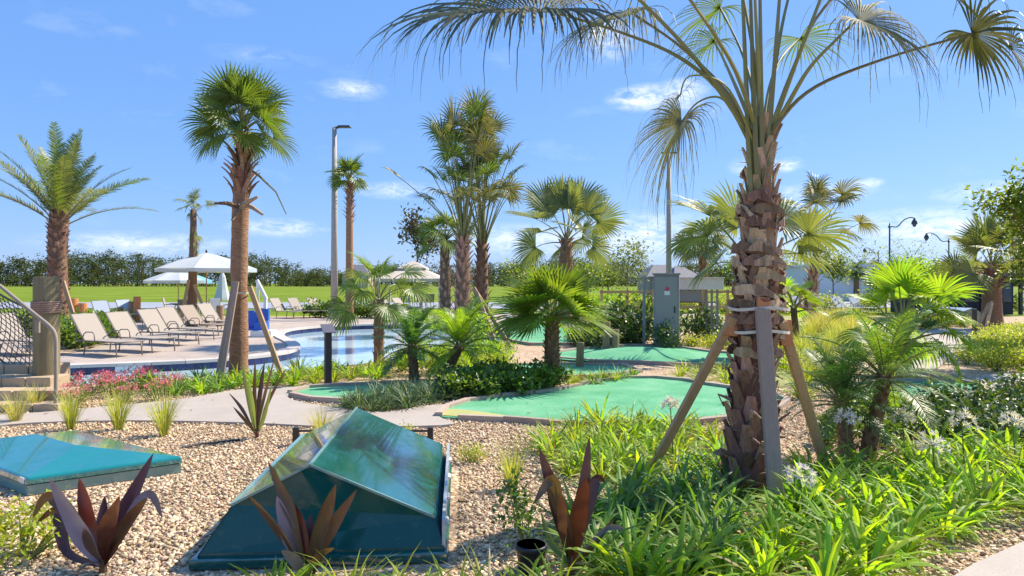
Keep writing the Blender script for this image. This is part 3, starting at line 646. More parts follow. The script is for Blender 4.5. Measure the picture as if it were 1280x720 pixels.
fs = [(0, 1 + k, 1 + (k + 1) % ns) for k in range(ns)] + [(1 + i * ns + k, 1 + (i + 1) * ns + k, 1 + (i + 1) * ns + (k + 1) % ns, 1 + i * ns + (k + 1) % ns) for i in range(nr - 1) for k in range(ns)]
mm.add(vs, fs); mm.build('mound', 'turf', gC, True, (c.x - gC.location.x, c.y - gC.location.y, .03))
mb = MB(); c = G(690, 420)
mb.add([v for v in vs], fs); o = mb.build('mound', 'turf', gE, True, (c.x - gE.location.x, c.y - gE.location.y + .3, .03)); o.scale = (.7, 1.2, 1.2)
# pebbles: nobody could count them; real stones as far as they can be told apart, the ground material beyond
hatch_c = [(-1.85, 3.75), (-.3, 3.75), (-.45, 5.95), (-1.98, 5.95)]
hatch_l = [(-3.64, 5.05), (-2.7, 5.76), (-4.3, 6.9), (-5.3, 6.2)]
def pebbles():
    n = 230000; d = 3.3 + 7.2 * RNG.random(n) ** 1.25; x = d * (RNG.random(n) * 1.6 - .8)
    keep = np.ones(n, bool)
    for lp in (path, path2, greens['a'], greens['f'], greens['b'], greens['d'], sidewalk, [Vector((*p, 0)) for p in hatch_c], [Vector((*p, 0)) for p in hatch_l]): keep &= ~inside(lp, x, d)
    thin = RNG.random(n) < np.where((x > .45) & (x < 3.6) & (d < 7), .35, 1.0); keep &= thin
    x, d = x[keep][:76000], d[keep][:76000]; n = len(x)
    bm = bmesh.new(); bmesh.ops.create_icosphere(bm, subdivisions=1, radius=1); bv = np.array([v.co[:] for v in bm.verts]); bf = np.array([[v.index for v in f.verts] for f in bm.faces]); bm.free()
    s = (.0065 + .0125 * RNG.random(n) ** 2.2)[:, None, None]
    sc = np.stack([RNG.uniform(.9, 1.5, n), RNG.uniform(.7, 1.1, n), RNG.uniform(.45, .8, n)], 1)[:, None, :]
    v = bv[None] * sc * (1 + RNG.uniform(-.16, .16, (n, len(bv), 1)))
    a = RNG.uniform(0, 2 * pi, n); ca, sa = np.cos(a)[:, None], np.sin(a)[:, None]; tx = RNG.uniform(-.5, .5, n)[:, None]
    z = v[:, :, 2] + v[:, :, 0] * tx; xx = v[:, :, 0] * ca - v[:, :, 1] * sa; yy = v[:, :, 0] * sa + v[:, :, 1] * ca
    v = np.stack([xx, yy, z], 2) * s; v[:, :, 0] += x[:, None]; v[:, :, 1] += d[:, None]; v[:, :, 2] += RNG.uniform(.002, .012, n)[:, None]
    f = bf[None] + (np.arange(n) * len(bv))[:, None, None]; f = f.reshape(-1, 3)
    me = bpy.data.meshes.new('gravel'); me.vertices.add(n * len(bv)); me.vertices.foreach_set('co', v.reshape(-1)); me.loops.add(f.size); me.loops.foreach_set('vertex_index', f.reshape(-1).astype(np.int32))
    me.polygons.add(len(f)); me.polygons.foreach_set('loop_start', np.arange(0, f.size, 3, dtype=np.int32)); me.polygons.foreach_set('use_smooth', np.ones(len(f), bool)); me.update(calc_edges=True); me.materials.append(MATS['pebble'])
    o = link('gravel', me); o['kind'] = 'stuff'
pebbles()
def litter():
    random.seed(9); mb = MB()
    for i in range(420):
        d = U(3.6, 9.5); x = d * U(-.78, .78); z = .035 if inside(greens['a'], np.array([x]), np.array([d]))[0] or inside(path, np.array([x]), np.array([d]))[0] else .02
        if z > .03 and random.random() < .55: continue
        if any(inside([Vector((*p, 0)) for p in h_], np.array([x]), np.array([d]))[0] for h_ in (hatch_c, hatch_l)): continue
        l = U(.025, .07); w = l * U(.12, .4); a = U(0, 6.28); t = Vector((cos(a), sin(a), U(0, .15))); n_ = Vector((-sin(a), cos(a), U(-.2, .2))); p = Vector((x, d, z)); mb.add([p, p + t * l * .5 - n_ * w + ZUP * .006, p + t * l, p + t * l * .5 + n_ * w + ZUP * .008], [(0, 1, 2), (0, 2, 3)])
    mb.build('leaf_litter', 'leaf_dry')['kind'] = 'stuff'
litter()
# ------------------------------------------------------------------ far wood (one mass)
def far_wood():
    random.seed(5); mb = MB(); tb = MB()
    for i in range(1050):
        x = U(-430, 500); y = U(328, 400); h = (7.4 + 1.4 * sin(x / 37 + 1) + 1.2 * sin(x / 13) + (2 if x < -120 else 0) + U(-1.4, 1.8)) * (1.5 if y > 362 else 1.22); r = U(2.0, 3.6)
        mb.cm = 1; mb.tube([(x, y, 0), (x + U(-.3, .3), y, h * .8)], [.22, .1], 4, False); mb.cm = 0
        cs = [(x + random.gauss(0, r * .5), y + random.gauss(0, r * .5), h * (.12 + .85 * U(0, 1) ** .8)) for _ in range(12)]
        leaf_cloud(mb, cs, r * .36, 18, .95, .7, .2, .8)
    for i in range(900):                                            # low scrub at the wood's foot
        x = U(-430, 500); y = U(318, 345); leaf_cloud(mb, [(x + U(-2, 2), y, U(.4, 4.6)) for _ in range(3)], 1.1, 12, 1.1, .75, .3, .6)
    o = mb.build('far_wood', ['leaf_wood', 'bark']); o['kind'] = 'stuff'
mat('leaf_wood', (.045, .07, .045), .8, .2, .02, trans=.25, island=True, alt=(.07, .095, .055), spec=.1)
far_wood()
random.seed(31)
#=====PALMS=====
# ------------------------------------------------------------------ the propped palm in the foreground
def main_palm():
    random.seed(3)
    b = G(938, 617); root = thing('palm_tree', b, 'big propped palm in the foreground with shaggy brown leaf bases and three wooden stakes', 'palm tree')
    W_ = lambda px, py, d: A(px, py, d) - b
    mb = MB(); P, R = trunk(mb, [(0, 0, -.05), W_(939, 520, 5.25), W_(944, 420, 5.28), W_(948, 330, 5.3), W_(951, 250, 5.32), W_(952, 175, 5.33)], [.195, .155, .14, .135, .125, .095, .05], 16, .04)
    mb.build('trunk', 'fibre', root, True)
    lo = [boot_mesh('leaf_base', 'boot', U(.16, .24), U(.13, .17), U(.05, .085), U(.02, .045), .014) for _ in range(4)]
    hi = [boot_mesh('leaf_base', 'boot_grey', U(.18, .28), U(.14, .2), U(.04, .08), U(.015, .045), .012) for _ in range(4)]
    set_boots(root, P, R, .0, .5, 108, lo, (.8, 1.15), tilt=.05, sink=-.006)
    set_boots(root, P, R, .48, .97, 66, hi, (.85, 1.15), tilt=.06, sink=-.008)
    # torn fibre wrapped round the upper trunk, and loose strips
    for i in range(46):
        z0 = U(.36, .9); x = z0 * (len(P) - 1); k = int(x); p = P[k]; r = R[k] + .05; a0 = U(0, 6.28); sp = U(1.2, 2.4); st = MB(); pts = [p + Vector((cos(a0 + sp * t) * (r + .02 * sin(9 * t)), sin(a0 + sp * t) * (r + .02 * sin(9 * t)), .05 * sin(3.1 * t) * U(.6, 1.2) - .05 * t)) for t in [j / 7 for j in range(8)]]
        st.strip(pts, ZUP, [.02, .06, .085, .07, .09, .06, .04, .01]); o = st.build('fibre_strip', 'boot_grey', root); m = o.modifiers.new('s', 'SOLIDIFY'); m.thickness = .008
    th = MB()
    for i in range(420):                                             # frayed matting between the leaf bases
        z0 = U(.0, .95); x = z0 * (len(P) - 1); k = int(x); p = P[k].lerp(P[min(k + 1, len(P) - 1)], x - k); a0 = U(0, 6.28); o_ = Vector((cos(a0), sin(a0), 0)); tt = Vector((-sin(a0), cos(a0), 0)); q = p + o_ * (R[k] + U(.02, .06)); v_ = (o_ * U(-.2, .5) + tt * U(-1, 1) + ZUP * U(-.8, .6)).normalized(); ps = [q.copy()]
        for _ in range(3): v_ = (v_ + o_ * U(-.3, .2) + ZUP * U(-.5, .2)).normalized(); q = q + v_ * U(.02, .05); ps.append(q.copy())
        th.strip(ps, ZUP.lerp(tt, U(0, 1)).normalized(), [.007, .009, .006, .002])
    th.build('frayed_fibre', 'boot_grey', root)['kind'] = 'stuff'
    for i in range(9):
        z0 = U(.02, .3); x = z0 * (len(P) - 1); k = int(x); p = P[k]; a0 = U(2.6, 5.2); r = R[k] + .05; o_ = Vector((cos(a0), sin(a0), 0)); st = MB(); st.tube([p + o_ * r * .8, p + o_ * (r + .06) + ZUP * U(-.02, .1), p + o_ * (r + .1) + Vector((U(-.15, .15), 0, U(-.12, .1)))], [.018, .014, .006], 5); st.build('leaf_base', 'boot_grey', root)
    def frond(path, R_, n=40, spread=4.2, droop=.35, split=.35, w0=.022, w1=.010, m='leaf_olive', D=None, K=7, **kw):
        pts = smooth_loop([W_(*q) for q in path], 5, False); mb = MB(); mb.cm = 1; petiole(mb, pts, w0, w1); mb.cm = 0
        D = Vector(D) if D else (pts[-1] - pts[-3]); kw.setdefault('wk', .72); kw.setdefault('vee', .25)
        fan_blade(mb, pts[-1], D, R_, n=n, spread=spread, droop=droop, split=split, K=K, rag=.22, **kw); return mb.build('frond', [m, 'petiole'], root)
    T = 5.32
    frond([(946, 195, T), (905, 120, 5.25), (850, 72, 5.1), (775, 40, 4.95), (695, 16, 4.8)], 1.0, 62, 4.7, .42, .5, D=(-1, -.05, -.02), costa=.42, wk=1.35, roll=.5, fil=.9, m='leaf_dark')
    frond([(948, 185, T), (915, 125, 5.3), (880, 85, 5.35), (840, 50, 5.45), (792, 18, 5.5)], .74, 56, 4.6, .75, .34, wk=1.2, roll=.4, fil=.9, D=(-.7, .1, -.15), costa=.15)
    frond([(945, 200, T), (925, 150, 5.6), (900, 122, 5.9), (872, 128, 6.1), (852, 152, 6.15)], .84, 60, 4.8, .6, .3, wk=1.1, roll=.6, fil=1, D=(-.35, .1, -.6), w0=.016, w1=.008)
    frond([(950, 180, T), (925, 120, 5.7), (905, 75, 6.1), (893, 52, 6.4)], .6, 36, 4.6, .55, .35, D=(-.5, .3, -.2), m='leaf_sabal')
    frond([(955, 185, T), (985, 130, 5.15), (1012, 85, 5.0), (1045, 50, 4.9), (1072, 24, 4.85)], .66, 54, 4.8, .6, .36, wk=1.2, roll=-.7, fil=.8, D=(.65, -.1, -.3), costa=.1)
    frond([(958, 190, T), (975, 150, 5.2), (1020, 108, 5.15), (1110, 72, 5.1), (1215, 42, 5.05)], .5, 40, 5.2, .5, .45, D=(.45, -.3, -.6), m='leaf_dark', wk=1, roll=.5, fil=.5)
    frond([(955, 185, T), (990, 90, 5.5), (1030, 10, 5.6), (1120, -60, 5.6), (1262, 60, 5.55)], .55, 36, 5.0, .5, .4, D=(.3, -.2, -.8), m='leaf_dark', w0=.018, fil=.5)
    frond([(952, 180, T), (945, 90, 5.3), (930, 0, 5.4), (915, -90, 5.5)], .9, 36, 4.2, .4)
    frond([(950, 180, T), (948, 90, 5.2), (944, 0, 5.1), (940, -120, 4.9)], .9, 36, 4.2, .4)
    frond([(956, 180, T), (968, 90, 5.4), (985, 0, 5.5), (1015, -90, 5.6)], .9, 36, 4.2, .5)
    frond([(957, 185, T), (980, 120, 5.2), (1010, 40, 5.0), (1045, -40, 4.9), (1100, -90, 4.8)], .8, 36, 4.4, .5, .3)
    frond([(952, 180, T), (962, 110, 5.8), (978, 70, 6.2), (1000, 48, 6.5)], .6, 34, 4.5, .5, .35, D=(.5, .3, -.25), m='leaf_sabal')
    frond([(949, 175, T), (940, 110, 5.9), (925, 60, 6.4), (900, 10, 6.7)], .7, 34, 4.5, .5, .35, D=(-.5, .3, -.2), m='leaf_sabal')
    frond([(950, 178, T), (920, 90, 5.0), (870, 10, 4.7), (820, -50, 4.5)], .9, 38, 4.3, .5, .3)
    frond([(947, 185, T), (890, 100, 5.2), (830, 30, 5.0), (760, -30, 4.8), (690, -40, 4.6)], .95, 40, 4.2, .5, .3, D=(-1, 0, -.25))
    frond([(947, 200, T), (935, 160, 5.2), (905, 105, 5.1), (862, 95, 5.0), (850, 120, 5.0)], .5, 30, 4.5, .9, .22, wk=.4, D=(-.4, -.1, -.5), w0=.012, w1=.006)
    # young sheathed leaf stalks standing up from the heart
    for k, (x0, x1, d) in enumerate([(936, 928, 5.25), (944, 938, 5.22), (952, 950, 5.24), (960, 975, 5.25)]):
        st = MB(); st.tube([W_(x0 + 4, 245, d), W_(x0, 180, d), W_((x0 + x1) / 2, 90, d), W_(x1, -10, d)], [.024, .022, .017, .012], 6); st.build('leaf_stalk', 'petiole', root)
    # stakes, battens, straps
    def stake(p, q, m, w=.1, t=.045):
        s_ = MB(); s_.bar(p, q, w, t, up=(0, 1, .15)); return bevel(s_.build('stake', m, root), .005)
    stake(W_(917, 396, 5.2), W_(812, 592, 5.75), 'lumber', .065, .06); s2 = stake(W_(953, 386, 5.06), W_(972, 652, 4.72), 'lumber_shaded', .105, .045); stake(W_(977, 402, 5.18), W_(1036, 598, 5.75), 'lumber', .07, .06)
    for (p, q) in ((W_(954, 372, 5.1), W_(953, 397, 5.08)), (W_(915, 392, 5.24), W_(914, 420, 5.22)), (W_(981, 400, 5.22), W_(983, 432, 5.2))):
        s_ = MB(); s_.bar(p, q, .09, .05, up=(0, 1, 0)); bevel(s_.build('batten', 'lumber_end', root), .004)
    for z in (385, 413):
        c = W_(948, z, 5.28); rr = .225; s_ = MB(); pts = [c + Vector((cos(a) * rr, sin(a) * rr, .01 * sin(3 * a))) for a in [2 * pi * j / 24 for j in range(25)]]; s_.strip(pts, ZUP, [.022] * 25); o = s_.build('strap', 'strap', root); m = o.modifiers.new('s', 'SOLIDIFY'); m.thickness = .004
main_palm()
# ------------------------------------------------------------------ other palms
def sabal_by_pool():
    random.seed(4); b = G(298, 475); root = thing('palm_tree', b, 'tall palm with a round dense crown and spiky old leaf bases beside the pool deck', 'palm tree'); d = b.y
    W_ = lambda px, py, dd=d: A(px, py, dd) - b
    mb = MB(); P, R = trunk(mb, [(0, 0, -.05), W_(299, 410), W_(299, 325), W_(301, 255), W_(303, 215), W_(306, 165)], [.17, .14, .132, .132, .128, .095, .075], 16, .035, 8); mb.build('trunk', 'bark_smooth', root, True)
    bm_ = [boot_mesh('leaf_base', 'boot', U(.33, .46), .12, .045, U(.14, .28), .025) for _ in range(5)]
    set_boots(root, P, R, .63, .9, 46, bm_, (.75, 1.05), sink=-.01)
    for px0, py0, px1, py1 in ((298, 258, 268, 254), (300, 262, 322, 246), (304, 255, 328, 268), (300, 262, 290, 275)):
        st = MB(); st.tube([W_(px0, py0, d - .15), W_((px0 + px1) / 2, (py0 + py1) / 2 - 2, d - .35), W_(px1, py1, d - .5)], [.05, .035, .02], 6); st.build('leaf_base', 'boot_grey', root)
    ms = [fan_frond_mesh('frond', 'leaf_sabal', radians(e), U(.55, .75), c, .8, n=34, spread=4.6, droop=dr, split=.5, tilt=.2, roll=rl) for e, c, dr in ((86, .3, .12), (72, .4, .15), (60, .5, .2), (48, .6, .25), (34, .8, .3), (20, .9, .35)) for rl in (-.6, .6)]
    crown(root, W_(303, 158), ms, 34, .35, (.56, .73))
    for px1, py1, px2, py2 in ((268, 165, 255, 150), (345, 240, 358, 268)):
        st = MB(); st.tube([W_(302, 205), W_((302 + px1) / 2, (205 + py1) / 2 - 3), W_(px1, py1), W_(px2, py2)], [.03, .02, .014, .008], 5); st.build('leaf_stalk', 'petiole', root)
    wood_stakes(root, [(W_(293, 352, d - .25), W_(270, 484, d - .45)), (W_(296, 352, d - .3), W_(275, 484, d - .5))], 'lumber_shaded', .07, .045); wood_stakes(root, [(W_(312, 358, d - .1), W_(353, 472, d - .15))], 'lumber', .08, .05)
    c = W_(300, 366); s_ = MB(); s_.strip([c + Vector((cos(a) * .17, sin(a) * .17, 0)) for a in [2 * pi * j / 20 for j in range(21)]], ZUP, [.03] * 21); s_.build('strap', 'strap', root)
sabal_by_pool()
def date_palm():
    random.seed(6); b = G(74, 421); root = thing('palm_tree', b, 'feather leaved date palm with a diamond patterned trunk behind the left loungers', 'palm tree'); d = b.y; W_ = lambda px, py, dd=d: A(px, py, dd) - b
    mb = MB(); P, R = trunk(mb, [(0, 0, -.05), W_(73, 380), W_(72, 330), W_(73, 285), W_(75, 262)], [.27, .26, .25, .26, .2], 14, .02, 6); mb.build('trunk', 'fibre', root, True)
    bm_ = [boot_mesh('leaf_base', 'boot', .2, .17, .09, .07, .03) for _ in range(3)]
    set_boots(root, P, R, 0, .95, 190, bm_, (.8, 1.1), sink=-.0)
    ms = [feather_mesh('frond', 'leaf_silver' if i % 2 else 'leaf_sabal', radians(e), U(2.5, 3.0), c, .4, 56, .028, .3, .15) for i, (e, c) in enumerate(((87, .2), (78, .35), (69, .5), (60, .6), (50, .7), (38, .8)))]
    crown(root, W_(75, 280), ms, 30, .2, (.9, 1.08))
    wood_stakes(root, [(W_(79, 352, d - .3), W_(94, 402, d - .8))], 'lumber', .12, .05)
date_palm()
def fan_palm(name, px, py, label, top_px, rs, specs, n, leafm='leaf_sabal', boots=None, barkm='bark', lean=(), stakes=(), scl=(.85, 1.15), seed=1, sz=.3, extra=None, azs=None, group=None, roll=.5, tilt=.3):
    """specs: (elevation, petiole length, curve, blade radius, droop, split, spread)"""
    random.seed(seed); b = G(px, py); d = b.y; root = thing(name, b, label, 'palm tree', group); W_ = lambda x, y, dd=d: A(x, y, dd) - b
    pts = [Vector((0, 0, -.05))] + [W_(*q) for q in lean] + [W_(*top_px)]
    mb = MB(); P, R = trunk(mb, pts, rs, 12, .05, 6); mb.build('trunk', barkm, root, True)
    if boots:
        t0, t1, nb, lg, w, o_, bmname = boots; big_ = w * F / d * 1.25 > 9
        set_boots(root, P, R, t0, t1, nb, [boot_mesh('leaf_base', bmname, lg * U(.85, 1.15), w, w * .35, o_ * U(.7, 1.3), .02) for _ in range(3)], (.8, 1.15), joined=None if big_ else bmname)
    ms = [fan_frond_mesh('frond', leafm if not isinstance(leafm, (list, tuple)) else leafm[i % len(leafm)], radians(e + U(-5, 5)), pl * U(.9, 1.1), c, r, n=sn, spread=sp, droop=dr, split=st, w0=.03 if r > .5 else .015, w1=.012 if r > .5 else .007, roll=rl * roll, tilt=tilt) for i, (e, pl, c, r, dr, st, sp, sn) in enumerate(specs) for rl in (-1, .15, 1)]
    crown(root, W_(*top_px), ms, n, sz, scl, az0=U(0, 360), azs=azs)
    if stakes: wood_stakes(root, [(W_(*p), W_(*q)) for p, q in stakes], 'lumber', .1, .06)
    if extra: extra(root, W_)
    return root
WASH = [(88, 2.0, .1, .75, .3, .4, 4.0, 24), (84, 1.9, .12, .75, .4, .4, 4.2, 24), (80, 1.7, .15, .7, .5, .4, 4.4, 24), (76, 1.4, .25, .7, .6, .4, 4.4, 24), (72, 1.1, .4, .65, .7, .4, 4.4, 24)]
fan_palm('palm_tree', 578, 424, 'left of the twin tall palms, bunched upright fronds, stakes leaning on its trunk', (579, 300), [.26, .24, .22, .2, .16], [(e, p * 1.55, c, r * 1.05, dr, s, sp, n_) for e, p, c, r, dr, s, sp, n_ in WASH], 30, ['leaf_olive', 'leaf_sabal'], (.05, .97, 90, .28, .16, .12, 'boot'), seed=7, stakes=[((592, 360, 18.8), (640, 437, 17)), ((596, 366, 18.6), (622, 438, 16.6))], sz=.5,
         extra=lambda r, W_: [link('frond', fan_frond_mesh('frond', 'leaf_olive', radians(52), 2.7, .3, .55, n=24, droop=.35, spread=4.2, split=.4), r, W_(577, 300), (0, 0, pi * .98))])
fan_palm('palm_tree', 601, 422, 'right of the twin tall palms with bunched upright fronds beside the far small green', (603, 305), [.24, .22, .2, .18, .14], [(e, p * 1.5, c, r * 1.05, dr, s, sp, n_) for e, p, c, r, dr, s, sp, n_ in WASH], 26, ['leaf_olive', 'leaf_sabal'], (.05, .97, 80, .28, .15, .12, 'boot'), seed=8, sz=.6)
fan_palm('palm_tree', 557, 412, 'shorter green fan palm just left of the twin tall palms', (556, 300), [.22, .2, .18, .14], [(70, .5, .5, .7, .3, .45, 4.4, 24), (45, .6, .6, .7, .35, .45, 4.4, 24), (15, .6, .6, .65, .45, .45, 4.4, 24)], 20, 'leaf_sabal', (.2, .95, 60, .26, .15, .1, 'boot'), seed=9)
fan_palm('palm_tree', 706, 409, 'broad silvery fan palm behind the lime fan palm and the far green', (708, 300), [.3, .27, .24, .18], [(84, 1.15, .2, 1.15, .08, .66, 4.3, 40), (66, 1.25, .3, 1.2, .1, .66, 4.3, 40), (48, 1.3, .4, 1.2, .13, .64, 4.3, 40), (30, 1.25, .5, 1.15, .18, .62, 4.3, 40), (12, 1.1, .6, 1.05, .28, .58, 4.3, 40)], 16, 'leaf_silver', (.3, .97, 40, .35, .2, .2, 'boot_grey'), seed=10, scl=(.9, 1.05), roll=1.0, tilt=.15)
fan_palm('palm_tree', 690, 480, 'lime green fan palm with a short dark trunk beside the large mini golf green', (690, 396), [.15, .125, .12, .1], [(82, .28, .2, .66, .08, .6, 4.3, 40), (62, .32, .3, .7, .1, .6, 4.4, 40), (42, .36, .4, .74, .14, .6, 4.4, 40), (24, .36, .4, .76, .16, .58, 4.4, 40), (8, .32, .3, .7, .2, .55, 4.4, 40)], 20, ['leaf_fan', 'leaf_fan', 'leaf_lime'], (.1, .97, 90, .09, .07, .04, 'boot_grey'), 'fibre', seed=12, sz=.12)
fan_palm('palm_tree', 437, 400, 'slender palm with a small round crown beside the tall light pole', (437, 225), [.2, .17, .16, .16, .1], [(80, .45, .3, .65, .2, .5, 4.6, 20), (50, .45, .5, .65, .3, .5, 4.6, 20), (15, .45, .6, .6, .4, .5, 4.6, 20)], 20, 'leaf_sabal', (.66, .96, 50, .3, .14, .2, 'boot'), 'bark_smooth', seed=13)
def shaggy(root, W_):
    for i in range(14):
        a = U(0, 6.28); me = fan_frond_mesh('frond', 'leaf_pale', radians(U(-75, -10)), U(.08, .2), .5, .4, n=14, droop=.9, spread=2.6, split=.4); link('frond', me, root, W_(243 + U(-2, 2), U(250, 325)), (0, 0, a))
fan_palm('palm_tree', 240, 408, 'thin shaggy palm standing behind the two umbrellas', (242, 262), [.2, .16, .13, .1], [(80, .25, .3, .5, .5, .4, 3.2, 16), (60, .3, .4, .5, .7, .4, 3.2, 16), (42, .5, .3, .5, .6, .4, 3.6, 16)], 5, 'leaf_pale', None, 'bark', seed=14, extra=shaggy, stakes=[((236, 350, 25), (226, 400, 24.5)), ((243, 356, 25), (262, 404, 24.5))])
fan_palm('palm_tree', 950, 448, 'low silvery fan palm directly behind the big propped palm', (938, 330), [.2, .18, .15, .12], [(80, .8, .3, .85, .2, .6, 4.3, 36), (58, 1.0, .3, .9, .25, .6, 4.4, 36), (40, 1.0, .5, .9, .35, .58, 4.4, 36), (30, .9, .7, .85, .5, .55, 4.4, 36)], 8, 'leaf_silver', (.4, .95, 24, .25, .15, .12, 'boot_grey'), seed=15, scl=(1.1, 1.25), azs=[175, 60, 20, 168, 195, -25, 5, 115])
fan_palm('palm_tree', 880, 392, 'distant palm with hanging fronds behind the white meter box', (878, 305), [.28, .24, .22, .2], [(60, .7, .6, 1.1, .5, .5, 4.4, 24), (30, .8, .7, 1.1, .6, .5, 4.4, 24), (0, .7, .7, 1.1, .8, .5, 4.2, 24)], 13, 'leaf_silver', (.4, .95, 30, .4, .2, .15, 'boot'), seed=16)
fan_palm('palm_tree', 1012, 402, 'olive palm with long arching stalks behind the right stake of the propped palm', (1020, 318), [.26, .24, .19, .13], [(88, 2.5, .15, 1.05, .6, .5, 4.2, 30), (78, 2.5, .5, 1.05, .6, .5, 4.2, 30), (66, 2.3, .5, 1.0, .7, .5, 4.2, 30), (52, 2.0, .6, .95, .7, .5, 4.2, 30)], 13, ['leaf_olive', 'leaf_olive', 'leaf_pale'], (0, .8, 60, .4, .2, .14, 'boot'), lean=[(1015, 360)], seed=17, azs=[0, 137, 275, 52, 160, 20, 340, 200, 95, 180, 10, 230, 310], stakes=[((1018, 365, 27), (1006, 402, 26.5))])
fan_palm('palm_tree', 1240, 411, 'stout silvery fan palm with stakes beside the far teal cover at the right', (1240, 335), [.36, .33, .3, .26, .2], [(84, .8, .3, 1.1, .12, .6, 4.2, 38), (64, .9, .5, 1.15, .15, .6, 4.3, 38), (44, 1.0, .6, 1.15, .2, .6, 4.4, 38), (18, 1.0, .7, 1.1, .35, .55, 4.4, 38)], 15, 'leaf_silver', (.55, .95, 34, .34, .22, .18, 'boot'), seed=18, roll=.9, tilt=.15, stakes=[((1236, 380, 22.5), (1222, 410, 21.8)), ((1240, 378, 22.4), (1232, 413, 21.5))])
fan_palm('palm_tree', 1070, 376, 'tiny far palm in front of the white building', (1070, 340), [.3, .25, .2], [(70, .4, .4, .8, .3, .5, 4.6, 16), (30, .5, .5, .8, .4, .5, 4.6, 16), (0, .4, .5, .8, .5, .5, 4.6, 16)], 14, 'leaf_sabal', None, seed=19)
fan_palm('palm_tree', 996, 428, 'small bright fan palm poking out right behind the propped palm trunk', (992, 385), [.1, .09, .08], [(70, .5, .5, .55, .2, .6, 4.4, 28), (45, .5, .5, .55, .25, .6, 4.4, 28), (25, .5, .5, .55, .3, .6, 4.4, 28)], 11, ['leaf_lime', 'leaf_fan'], None, 'fibre', seed=20)
fan_palm('palm_tree', 1128, 468, 'bright lime fan palm with drooping leaf tips behind the feather palms', (1128, 425), [.12, .1, .1], [(84, .75, .3, .62, .2, .6, 4.3, 34), (66, .8, .5, .65, .25, .6, 4.4, 34), (48, .85, .6, .65, .4, .58, 4.4, 34), (30, .8, .7, .62, .7, .55, 4.4, 34), (10, .6, .6, .6, .9, .55, 4.4, 34)], 22, ['leaf_lime', 'leaf_lime', 'leaf_fan'], None, 'fibre', seed=21)
fan_palm('palm_tree', 474, 459, 'young palm with loose drooping fronds at the pool edge', (473, 374), [.12, .1, .095, .09], [(82, .5, .4, .5, .4, .5, 3.6, 22), (60, .58, .8, .5, .5, .5, 3.8, 22), (40, .65, .9, .5, .6, .5, 3.8, 22), (18, .65, .8, .5, .7, .5, 3.8, 22)], 17, ['leaf_fan', 'leaf_sabal'], (.1, .95, 30, .13, .1, .04, 'boot'), 'bark', seed=22)
def pygmy(px, py, top, lean, label, rs, n, ln, leafm, seed, els=(84, 68, 50, 32, 14, -6), lf=.16, w=.011, cv=.9, nl=46):
    random.seed(seed); b = G(px, py); d = b.y; root = thing('pygmy_palm', b, label, 'palm', 'small feather leaved palms'); W_ = lambda x, y, dd=d: A(x, y, dd) - b
    mb = MB(); P, R = trunk(mb, [Vector((0, 0, -.04))] + [W_(*q) for q in lean] + [W_(*top)], rs, 10, .06, 6); mb.build('trunk', 'bark', root, True)
    set_boots(root, P, R, .02, .97, 60, [boot_mesh('leaf_base', 'boot', .06, .05, .02, .025, .012) for _ in range(2)], (.8, 1.2), joined='boot')
    ms = [feather_mesh('frond', leafm, radians(e), ln, cv, lf, nl, w, .25, .25, .12, w0=.009) for e in els for _ in (0, 1)]
    crown(root, W_(*top), ms, n, .1, (.85, 1.15)); return root
pygmy(518, 480, (515, 432), [(517, 460)], 'small upright feather palm with dark green fronds behind the left mini golf carpet', [.085, .08, .075], 30, .62, 'leaf_pygmy_blue', 31)
pygmy(548, 481, (575, 432), [(560, 462)], 'leaning small feather palm with lime fronds right of its darker neighbour', [.085, .08, .07], 34, .75, 'leaf_lime', 32)
pygmy(1082, 580, (1106, 470), [(1090, 540), (1099, 505)], 'feather palm with a leaning brown trunk among the white flowers', [.075, .065, .06, .055], 28, .66, 'leaf_pygmy', 33, lf=.16, w=.008, nl=40)
pygmy(1062, 578, (1052, 500), [(1056, 540)], 'darker feather palm with a short trunk between the right stake and the leaning one', [.07, .06, .06], 24, .52, 'leaf_pygmy_blue', 34, lf=.15, w=.008, nl=40)
random.seed(77)
